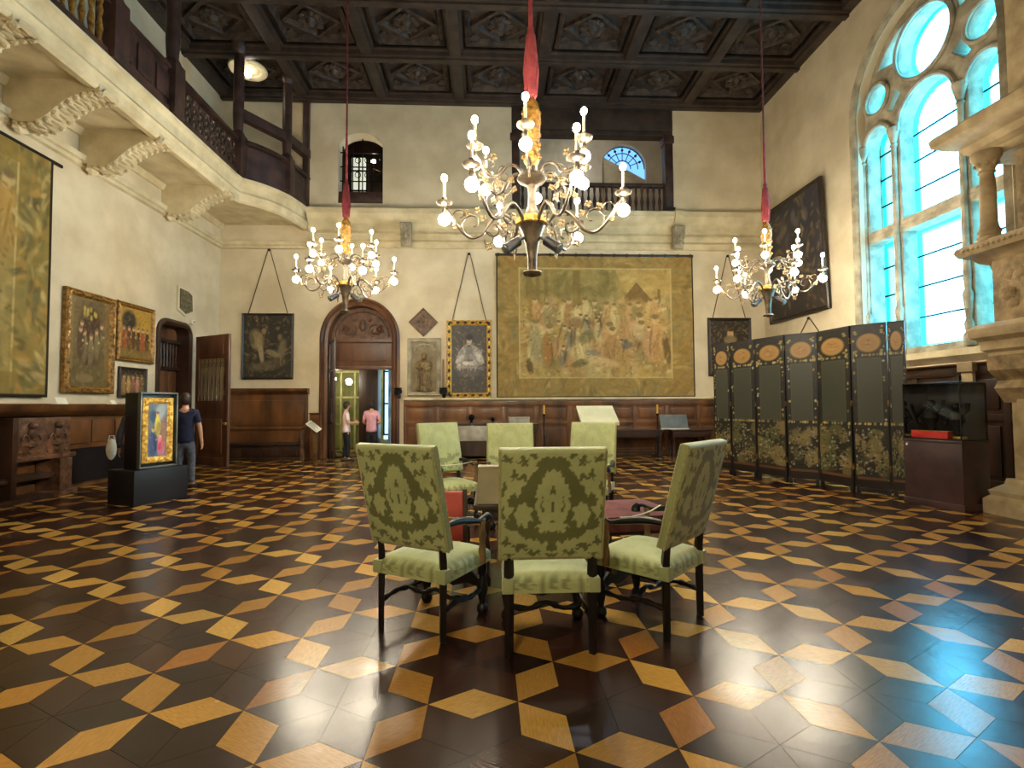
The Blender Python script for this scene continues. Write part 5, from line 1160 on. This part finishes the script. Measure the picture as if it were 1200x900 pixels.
for i, (p, a, lb) in enumerate(CHN):
    o = cp if i == 0 else copy_tree(cp)
    o.location = p; o.rotation_euler = (0, 0, R(a)); o['label'] = lb
    b = MB(); b.lathe([(.03, 2.02), (.055, 2.06), (.07, 2.2), (.085, 2.34), (.075, 2.55), (.055, 2.72), (.035, 2.82), (.04, 2.86), (.028, 2.9), (.026, 3.6 if i == 0 else 2.95), (.022, 3.9 if i == 0 else 2.97)], (0, 0, 0), 12)
    for k in range(10): b.tube([(.06 * math.cos(k * .63), .06 * math.sin(k * .63), 2.06 + .0 * k), (.085 * math.cos(k * .63 + .2), .085 * math.sin(k * .63 + .2), 2.34), (.045 * math.cos(k * .63 + .4), .045 * math.sin(k * .63 + .4), 2.78)], .012, 5)
    b.build('sleeve', 'redcloth', o)
    b = MB(); b.tube([(0, 0, 2.0), (0, 0, ZC - p[2] + .3)], .019, 8); b.build('rope', 'redcloth' if i == 0 else 'cord', o)

# ================================================================== FOLDING SCREEN
SP = [(5.22, 11.60), (5.42, 11.18), (5.65, 10.54), (5.88, 9.84), (6.28, 9.46), (6.375, 8.68), (6.72, 8.28), (6.87, 8.08)]
scr = thing('folding_screen', 'tall black lacquer folding screen with gold medallions near the window', 'screen', (6.0, 9.7, 0))
def screen_art(seed, W=56, H=240):
    P = Paint(W, H, c(26, 23, 21), seed); r = np.random.default_rng(seed)
    P.mix(np.clip(P.noise(6, 32) - .4, 0, 1) * .5, c(48, 42, 34))
    P.rect(.14, .86, .4, .8, c(72, 74, 60)); P.rect(.17, .83, .408, .792, c(64, 67, 55)); P.mix(P.noise(26, 110) * .25, c(70, 72, 58))
    for k in range(60):
        s = r.integers(4); t_ = r.random(); x, y = [(.07, t_), (.93, t_), (t_, .39), (t_, .82)][s]
        P.ell(x + .015 * r.standard_normal(), y, .02 + .02 * r.random(), .005 + .005 * r.random(), [c(196, 172, 92), c(176, 172, 146), c(124, 128, 70), c(150, 120, 62)][k % 4], 0, .5, .9)
    P.rect(.08, .92, .07, .37, c(36, 33, 27))
    for k in range(12): P.ell(r.random(), .08 + .27 * r.random(), .12 + .16 * r.random(), .02 + .04 * r.random(), [c(112, 102, 62), c(92, 92, 58), c(66, 60, 42), c(136, 118, 74)][int(r.integers(4))], 0, .3, .75)
    for k in range(150): P.ell(.1 + .8 * r.random(), .08 + .28 * r.random(), .016 + .03 * r.random(), .003 + .006 * r.random(), [c(110, 114, 64), c(140, 132, 104), c(120, 96, 52), c(72, 80, 48), c(150, 144, 124), c(20, 18, 17), c(20, 18, 17)][int(r.integers(7))], 0, .5, .9)
    P.ell(.5, .895, .40, .068, c(24, 21, 18)); P.ell(.5, .895, .34, .056, c(176, 142, 82)); P.ell(.5, .895, .29, .047, c(164, 126, 74), 0, .5)
    for k in range(14): P.ell(.5 + .2 * (r.random() - .5), .895 + .05 * (r.random() - .5), .03 + .04 * r.random(), .004 + .004 * r.random(), [c(136, 100, 58), c(180, 146, 88)][k % 2], 0, .6, .6)
    for x in (.12, .88):
        for y in (.832, .845, .955, .968): P.ell(x + .03 * r.standard_normal(), y, .05, .006, c(150, 132, 74), 0, .6)
    P.rect(0, 1, 0, .045, c(30, 22, 18)); P.rect(.06, .94, .045, .06, c(96, 62, 42)); P.rect(0, .03, 0, 1, c(16, 14, 14)); P.rect(.97, 1, 0, 1, c(16, 14, 14)); return P
for i in range(7):
    (x0, y0), (x1, y1) = SP[i], SP[i + 1]; L_ = math.hypot(x1 - x0, y1 - y0); rz = math.atan2(y1 - y0, x1 - x0)
    cx, cy = (x0 + x1) / 2 - 6.0, (y0 + y1) / 2 - 9.7
    b = MB(); b.box(-L_ / 2 + .006, L_ / 2 - .006, -.02, .02, .1, 2.92, .006)
    o = b.build('panel', 'black', scr, 35, (cx, cy, 0), (0, 0, rz))
    for s in (-1, 1): b = MB(); b.box(s * (L_ / 2 - .05) - .03, s * (L_ / 2 - .05) + .03, -.022, .022, 0, .12, .005); b.build('foot', 'black', o)
    f = paint_mesh('painted_face', L_ - .03, 2.76, screen_art(40 + i), 'lacquer', o, loc=(0, -.022, 1.5))
    b = MB()
    for z in (.4, 1.5, 2.6): b.box(L_ / 2 - .02, L_ / 2 + .0, -.026, .026, z, z + .1, .004)
    b.build('hinge', 'oldgold', o)

# ================================================================== PEDESTAL AND VITRINE
PC, PA = (6.86, 7.42), R(-77)
def pl(x, y): return (PC[0] + x * math.cos(PA) - y * math.sin(PA), PC[1] + x * math.sin(PA) + y * math.cos(PA))
t = thing('pedestal', 'dark mahogany pedestal carrying the glass case beside the fireplace', 'pedestal', (*PC, 0), PA)
b = MB(); b.box(-.41, .41, -.27, .27, .08, .98, .015); b.build('body', 'purple', t); b = MB(); b.box(-.43, .43, -.29, .28, 0, .1, .012); b.build('skirting', 'purple', t); b = MB(); b.box(-.42, .42, -.28, .28, .96, 1.0, .01); b.build('top', 'purple', t)
t = thing('glass_case', 'dark glass case of gilded objects on the mahogany pedestal', 'display case', (*PC, 1.0), PA)
b = MB(); b.box(-.4, .4, -.26, .26, .02, .84); b.build('glass', 'vitrine', t)
b = MB(); b.box(-.41, .41, -.27, .27, 0, .02, .004)
for sx in (-1, 1):
    for sy in (-1, 1): b.box(sx * .4 - .006, sx * .4 + .006, sy * .26 - .006, sy * .26 + .006, .02, .84)
b.build('edges', 'iron', t)
b = MB(); b.box(-.395, .395, .245, .255, .02, .84); b.build('back_panel', 'black', t)
b = MB(); b.box(-.405, .405, -.265, .265, .84, .852, .003); b.build('top_pane', 'black', t)
t = thing('display_plinth', 'bright red cloth covered block at front inside the glass case', 'plinth', (*pl(-.05, -.19), 1.022), PA); b = MB(); b.box(-.26, .26, -.05, .05, 0, .11, .008); b.build('block', 'redplinth', t); b = MB(); b.box(-.265, .265, -.055, .055, .106, .114, .003); b.build('top_edge', 'gold', t)
def figurine(label, x, y, s, z=1.022):
    t = thing('figurine', label, 'figurine', (*pl(x, y), z), PA, 'gilded figurines in the glass case')
    b = MB(); b.lathe([(.09 * s, 0), (.09 * s, .03 * s), (.05 * s, .06 * s), (.04 * s, .16 * s), (.09 * s, .26 * s), (.07 * s, .36 * s), (.03 * s, .4 * s)], (0, 0, 0), 12); b.sphere((0, 0, .45 * s), .055 * s, 2); b.tube([(-.07 * s, 0, .33 * s), (-.14 * s, -.04 * s, .24 * s), (-.08 * s, -.08 * s, .2 * s)], .02 * s, 6); b.tube([(.07 * s, 0, .33 * s), (.15 * s, -.02 * s, .4 * s), (.16 * s, -.02 * s, .5 * s)], .02 * s, 6); b.build('figure', M['iron'], t)
    b = MB(); b.lathe([(.1 * s, -.0), (.1 * s, .02 * s), (.085 * s, .035 * s)], (0, 0, 0), 12); b.build('base', 'gold', t)
figurine('dark figurine at the left in the glass case', -.18, .02, 1.15); figurine('dark figurine at the right in the glass case', .19, .0, 1.05)
# ================================================================== FIREPLACE
fp = thing('fireplace', 'monumental carved stone chimneypiece on the right wall beside the window', 'fireplace', (XR, 5.0, 0))
def ring(layers, far, near, xf):   # profile (out, z) swept round front and both returns
    b = MB(); b.sweep([(-.02, far - 5), (xf - XR, far - 5), (xf - XR, near - 5), (-.02, near - 5)], [(-.3, layers[0][1])] + layers + [(-.3, layers[-1][1])]); return b
for y0, y1 in ((6.12, 6.76), (3.0, 3.64)):
    b = MB(); b.box(7.24 - XR, -.02, y0 - 5, y1 - 5, .0, 2.2, .01); b.box(7.2 - XR, 7.26 - XR, y0 + .1 - 5, y1 - .1 - 5, .6, 1.6, .02); b.build('pier', 'chimstone', fp)
    b = MB(); b.sweep([(-.25, y1 - 5), (7.24 - XR, y1 - 5), (7.24 - XR, y0 - 5), (-.25, y0 - 5)], [(-.2, 0), (.24, 0), (.24, .2), (.18, .26), (.2, .32), (.08, .42), (.06, .5), (-.2, .5)]); b.build('pier_base', 'chimstone', fp)
    b = MB(); b.prism([(7.24 - XR, 1.55), (7.1 - XR, 1.75), (7.16 - XR, 1.86), (7.02 - XR, 2.0), (7.0 - XR, 2.2), (-.02, 2.2), (-.02, 1.55)], y0 - 5 - .03, y1 - 5 + .1, 'y'); b.build('bracket', 'chimcarve', fp)
ring([(-.12, 2.1), (0, 2.14), (.0, 2.26), (.06, 2.3), (.06, 2.42), (.14, 2.48), (.16, 2.6), (.1, 2.66), (-.05, 2.7)], 6.98, 2.9, 7.16).build('lower_moulding', 'chimstone', fp)
b = MB(); b.box(7.22 - XR, -.02, 2.95 - 5, 6.94 - 5, 2.6, 3.6, .02); b.build('frieze', 'chimcarve', fp)
b = MB(); rr_ = random.Random(3)
for k in range(90): b.sphere((7.215 - XR, 3.1 + 3.7 * rr_.random() - 5, 2.78 + .6 * rr_.random()), .05 + .06 * rr_.random(), 1, (.35, 1.2, 1))
b.build('frieze_carving', 'chimcarve', fp)['kind'] = 'stuff'
ring([(-.1, 3.4), (.0, 3.44), (.02, 3.54), (.1, 3.58), (.16, 3.66), (.26, 3.7), (.3, 3.78), (.28, 3.84), (.2, 3.88), (-.1, 3.9)], 7.0, 2.9, 7.3).build('mantel_cornice', 'chimstone', fp)
b = MB()
for k in range(62): b.sphere((7.3 - .285 - XR, 7.22 - .075 * k - 5, 3.78), .034, 1)
b.build('bead_course', 'chimstone', fp)
b = MB(); b.box(7.55 - XR, -.02, 3.1 - 5, 6.85 - 5, 3.85, 5.2, .02); b.build('overmantel', 'chimcarve', fp)
b = MB(); b.sweep([(7.54 - XR, 6.55 - 5), (7.54 - XR, 3.4 - 5), ], [(0, 4.0), (.05, 4.0), (.05, 4.1), (0, 4.1)]); b.sweep([(7.54 - XR, 6.55 - 5), (7.54 - XR, 3.4 - 5)], [(0, 4.95), (.05, 4.95), (.05, 5.05), (0, 5.05)]); b.build('panel_moulding', 'chimstone', fp)
for y in (7.0, 3.0):
    b = MB(); b.lathe([(.15, 3.88), (.15, 3.95), (.12, 3.98), (.14, 4.03), (.115, 4.08), (.1, 4.16), (.098, 4.6), (.085, 4.88), (.105, 4.9), (.09, 4.93), (.14, 5.06), (.18, 5.12), (.18, 5.2)], (7.28 - XR, y - 5, 0), 18)
    for k in range(8): b.sphere((7.28 - XR + .11 * math.cos(k * PI / 4), y - 5 + .11 * math.sin(k * PI / 4), 5.02), .045, 1)
    b.build('column', 'chimstone', fp)
ring([(-.05, 5.15), (.02, 5.18), (.04, 5.3), (.14, 5.36), (.18, 5.46), (.32, 5.52), (.42, 5.6), (.44, 5.72), (.4, 5.76), (-.1, 5.8)], 7.28, 2.7, 7.5).build('upper_cornice', 'chimstone', fp)
b = MB(); b.box(7.6 - XR, -.02, 3.0 - 5, 6.95 - 5, 5.78, 8.4, .02); b.build('chimney_breast', 'chimstone', fp)
b = MB(); b.box(8.3 - XR, -.03, 3.64 - 5, 6.12 - 5, 0, 2.2); b.build('fireback', 'black', fp)

# ================================================================== PEOPLE
def skin_obj(name, nodes, edges, mat, parent, root=0, sub=1):
    me = bpy.data.meshes.new(name); me.from_pydata([n[0] for n in nodes], edges, [])
    o = link(name, me); sk = o.modifiers.new('s', 'SKIN'); sk.use_smooth_shade = True
    for v, n in zip(me.skin_vertices[0].data, nodes): v.radius = n[1] if isinstance(n[1], tuple) else (n[1], n[1]); v.use_root = False
    me.skin_vertices[0].data[root].use_root = True
    ss = o.modifiers.new('u', 'SUBSURF'); ss.levels = sub; ss.render_levels = sub
    dg = bpy.context.evaluated_depsgraph_get(); m2 = bpy.data.meshes.new_from_object(o.evaluated_get(dg)); bpy.data.objects.remove(o)
    m2.name = name; m2.materials.clear(); m2.materials.append(M[mat]); m2.polygons.foreach_set('use_smooth', [True] * len(m2.polygons))
    return link(name, m2, parent)
def person(label, loc, rz, h, shirt, trouser, hair, arms, stance=.0, headturn=0., nod=0., shoes='black', sleeve=.5, legx=0.):
    t = thing('person', label, 'person', (loc[0], loc[1], 0), R(rz)); s = h / 1.75
    V = lambda x, y, z: (x * s, y * s, z * s)
    hd = Vector((0, .02 + .05 * nod, 1.63 - .02 * nod))
    N = [(V(0, 0, .95), (.115 * s, .08 * s)), (V(0, .0, 1.08), (.11 * s, .078 * s)), (V(0, -.01, 1.26), (.13 * s, .088 * s)), (V(0, -.015, 1.4), (.115 * s, .076 * s)), (V(0, -.005, 1.49), .052 * s), (V(0, hd.y - .01, 1.55), .056 * s), (V(0, hd.y, hd.z), (.076 * s, .09 * s)), (V(0, hd.y - .005, hd.z + .07), (.06 * s, .07 * s))]
    E_ = [(i, i + 1) for i in range(7)]
    SH = []; TR = []
    for sx in (-1, 1):
        el, wr = arms[0 if sx < 0 else 1]
        k = len(N); sh = (sx * .175, -.01, 1.4)
        el = Vector((sx * el[0], el[1], el[2])); wr = Vector((sx * wr[0], wr[1], wr[2])); d_ = (wr - el).normalized()
        palm = wr + d_ * .07
        N += [(V(*sh), .06 * s), (V(*((Vector(sh) + el) / 2)), .05 * s), (V(*el), .042 * s), (V(*((el * .6 + wr * .4))), .04 * s), (V(*wr), .026 * s), (V(*palm), (.038 * s, .02 * s))]
        E_ += [(3, k), (k, k + 1), (k + 1, k + 2), (k + 2, k + 3), (k + 3, k + 4), (k + 4, k + 5)]
        sd = Vector((0, 1, 0)) if abs(d_.z) > .6 else Vector((0, 0, 1)); inw = Vector((-sx, 0, 0))
        for f, (of, ln) in enumerate(((-.03, .062), (-.01, .075), (.01, .07), (.03, .055))):
            q = len(N); b0 = palm + d_ * .03 + sd * of; m_ = b0 + d_ * ln * .55; e_ = m_ + (d_ * .6 + inw * .5).normalized() * ln * .55
            N += [(V(*b0), .0105 * s), (V(*m_), .0095 * s), (V(*e_), .008 * s)]; E_ += [(k + 5, q), (q, q + 1), (q + 1, q + 2)]
        q = len(N); b0 = wr + d_ * .03 + sd * .035; N += [(V(*b0), .012 * s), (V(*(b0 + d_ * .03 + sd * .02 + inw * .01)), .0105 * s), (V(*(b0 + d_ * .06 + sd * .022 + inw * .02)), .009 * s)]; E_ += [(k + 4, q), (q, q + 1), (q + 1, q + 2)]
        hip = (sx * .085, 0, .9); kn = (sx * (.095 + legx), .03 + sx * stance * .5, .5); an = (sx * (.1 + legx * 1.5), -.01 + sx * stance, .085)
        k2 = len(N); N += [(V(*hip), (.075 * s, .08 * s)), (V(*((Vector(hip) + Vector(kn)) / 2)), .078 * s), (V(*kn), .056 * s), (V(*((Vector(kn) * .6 + Vector(an) * .4))), .056 * s), (V(*an), .04 * s), (V(an[0] + sx * .02, an[1] + .13, .035), .032 * s)]
        E_ += [(0, k2), (k2, k2 + 1), (k2 + 1, k2 + 2), (k2 + 2, k2 + 3), (k2 + 3, k2 + 4), (k2 + 4, k2 + 5)]
        SH.append((sh, el, wr)); TR.append((hip, kn, an))
    body = skin_obj('body', N, E_, 'skin', t, 0, 1)
    # face, ears joined into the same surface object's children: features
    hz = hd.z * s; hy = hd.y * s
    b = MB(); b.sphere((0, hy + .088 * s, hz - .005 * s), .016 * s, 1, (.8, 1, 1.4)); o = b.build('nose', 'skin', t)
    for sx in (-1, 1):
        b = MB(); b.sphere((sx * .077 * s, hy - .005 * s, hz), .024 * s, 1, (.4, .8, 1.3)); b.build('ear', 'skin', t)
        b = MB(); b.sphere((sx * .03 * s, hy + .076 * s, hz + .015 * s), .011 * s, 1); b.build('eye', 'eye', t)
    b = MB(); b.sphere((0, hy + .08 * s, hz - .045 * s), .02 * s, 1, (1.2, .5, .35)); b.build('mouth', 'lip', t)
    b = MB(); b.sphere((0, hy - .02 * s, hz + .018 * s), .1 * s, 3, (.92, 1.02, 1.27))
    v2 = [];  # hair cap: keep back and top
    b.v = [(x, y - (.0), max(z, hz - .11 * s + max(0, (y - hy + .03 * s)) * 1.9)) for x, y, z in b.v]; b.build('hair', hair, t)
    # shirt
    g = .014
    NS = [(V(0, 0, .8), (.185 * s, .14 * s)), (V(0, 0, .92), (.18 * s, .138 * s)), (V(0, 0, 1.08), (.152 * s, .112 * s)), (V(0, -.01, 1.26), (.175 * s, .122 * s)), (V(0, -.015, 1.4), (.142 * s, .098 * s)), (V(0, -.008, 1.5), .068 * s)]
    ES = [(0, 1), (1, 2), (2, 3), (3, 4), (4, 5)]
    for sh, el, wr in SH:
        k = len(NS); sh = Vector(sh); end = sh.lerp(el, .78) if sleeve < 1 else el
        NS += [(V(*sh), .074 * s), (V(*sh.lerp(el, .45)), .064 * s), (V(*end), .06 * s)]; ES += [(4, k), (k, k + 1), (k + 1, k + 2)]
        if sleeve >= 1: NS += [(V(*wr), .038 * s)]; ES += [(k + 2, k + 3)]
    skin_obj('shirt', NS, ES, shirt, t, 0, 1)
    NT = [(V(0, 0, 1.0), (.13 * s, .09 * s)), (V(0, 0, .9), (.15 * s, .108 * s))]; ET = [(0, 1)]
    for hip, kn, an in TR:
        k = len(NT); NT += [(V(*Vector((hip[0], hip[1], .82))), (.1 * s, .105 * s)), (V(*kn), .072 * s), (V(an[0], an[1], .09), .062 * s)]; ET += [(1, k), (k, k + 1), (k + 1, k + 2)]
    skin_obj('trousers', NT, ET, trouser, t, 0, 1)
    for hip, kn, an in TR:
        b = MB(); b.box(an[0] * s - .048 * s, an[0] * s + .048 * s, (an[1] - .08) * s, (an[1] + .19) * s, 0, .075 * s, .025 * s); b.build('shoe', shoes, t)
    return t
HANG = ((.25, -.01, 1.12), (.26, .05, .87)); FOLD = ((.22, .04, 1.13), (.06, .24, 1.14)); FRONT = ((.24, .02, 1.12), (.1, .2, 1.02))
person('man in navy t-shirt and grey jeans standing behind the black display case', (-5.78, 10.05), 10, 1.80, 'navy', 'jeans', 'hairb', (HANG, HANG), .06)
person('person in pale pink shirt and black trousers with folded arms in the doorway', (-4.02, 14.7), -72, 1.66, 'palepink', 'blacktrouser', 'hairb', (FOLD, FOLD), .05)
person('person in bright pink shirt seen from behind with bowed head in the doorway', (-3.36, 14.9), 4, 1.68, 'pink', 'blacktrouser', 'hairk', (FRONT, FRONT), .0, nod=1.)
person('person in grey top mostly hidden behind the display case', (-6.23, 9.38), 30, 1.66, 'greycloth', 'blacktrouser', 'hairk', (HANG, HANG), .0, sleeve=1.)
t = thing('bag', 'small white bag hanging at the hidden person behind the display case', 'bag', (-6.47, 9.12, .64), R(20))
b = MB(); b.sphere((0, 0, .19), .19, 2, (.42, .3, 1)); b.build('pouch', 'whitebag', t); b = MB(); b.tube([(-.05, 0, .32), (-.03, 0, .42), (.03, 0, .42), (.05, 0, .32)], .01, 6); b.build('strap', 'whitebag', t)

# ================================================================== LIGHT AND CAMERA
w = bpy.data.worlds.new('World'); SC.world = w; w.use_nodes = True
bg = w.node_tree.nodes['Background']; bg.inputs[0].default_value = (.115, .58, .94, 1); bg.inputs[1].default_value = 21.
def area(name, loc, rot, sx, sy, power, col, portal=False):
    l = bpy.data.lights.new(name, 'AREA'); l.shape = 'RECTANGLE'; l.size = sx; l.size_y = sy; l.energy = power; l.color = col
    if portal: l.cycles.is_portal = True
    o = bpy.data.objects.new(name, l); COL.objects.link(o); o.location = loc; o.rotation_euler = rot; return o
area('window_portal', (XR + 1.05, WC, 6.2), (0, PI / 2, 0), 7.6, 3.6, 1, (1, 1, 1), True)
def point(name, loc, power, col, r=.12):
    l = bpy.data.lights.new(name, 'POINT'); l.energy = power; l.color = col; l.shadow_soft_size = r
    o = bpy.data.objects.new(name, l); COL.objects.link(o); o.location = loc
point('passage_fill_light', (-3.9, 18.2, 4.2), 110, (1, .92, .7))  # added fill for the passage, no ceiling fixture belongs to it
point('loggia_fill_light', (3.2, YB + 1.8, 10.2), 45, (.8, .85, 1.))  # added fill to brighten the loggia, no lamp stands there
point('fill_light_behind', (-1.5, -1.5, 4.6), 520, (1, .86, .64), .4)  # added fill without a fixture, brightens the chair backs from behind the camera

def spot(name, loc, tgt, power, ang, col=(1, .92, .78)):
    l = bpy.data.lights.new(name, 'SPOT'); l.energy = power; l.color = col; l.spot_size = R(ang); l.spot_blend = .6; l.shadow_soft_size = .05
    o = bpy.data.objects.new(name, l); COL.objects.link(o); o.location = loc; o.rotation_euler = (Vector(tgt) - Vector(loc)).to_track_quat('-Z', 'Y').to_euler()
spot('chandelier_spotlight', (.0, 5.85, 3.15), (-5.45, 8.7, 1.17), 1300, 12)
cam = bpy.data.cameras.new('camera'); cam.sensor_width = 36.; cam.lens = 598.85 / 1200 * 36; cam.clip_end = 100
co = bpy.data.objects.new('camera', cam); COL.objects.link(co); SC.camera = co
co.matrix_world = Matrix.Translation((0, 0, 1.55)) @ Matrix.Rotation(-.0462, 4, 'Z') @ Matrix.Rotation(PI / 2 + .0413, 4, 'X') @ Matrix.Rotation(-.0052, 4, 'Z')
vs = SC.view_settings; SC.display_settings.display_device = 'sRGB'
vs.view_transform = 'Standard'; vs.look = 'None'; vs.exposure = .12; vs.gamma = 1.; vs.use_curve_mapping = False
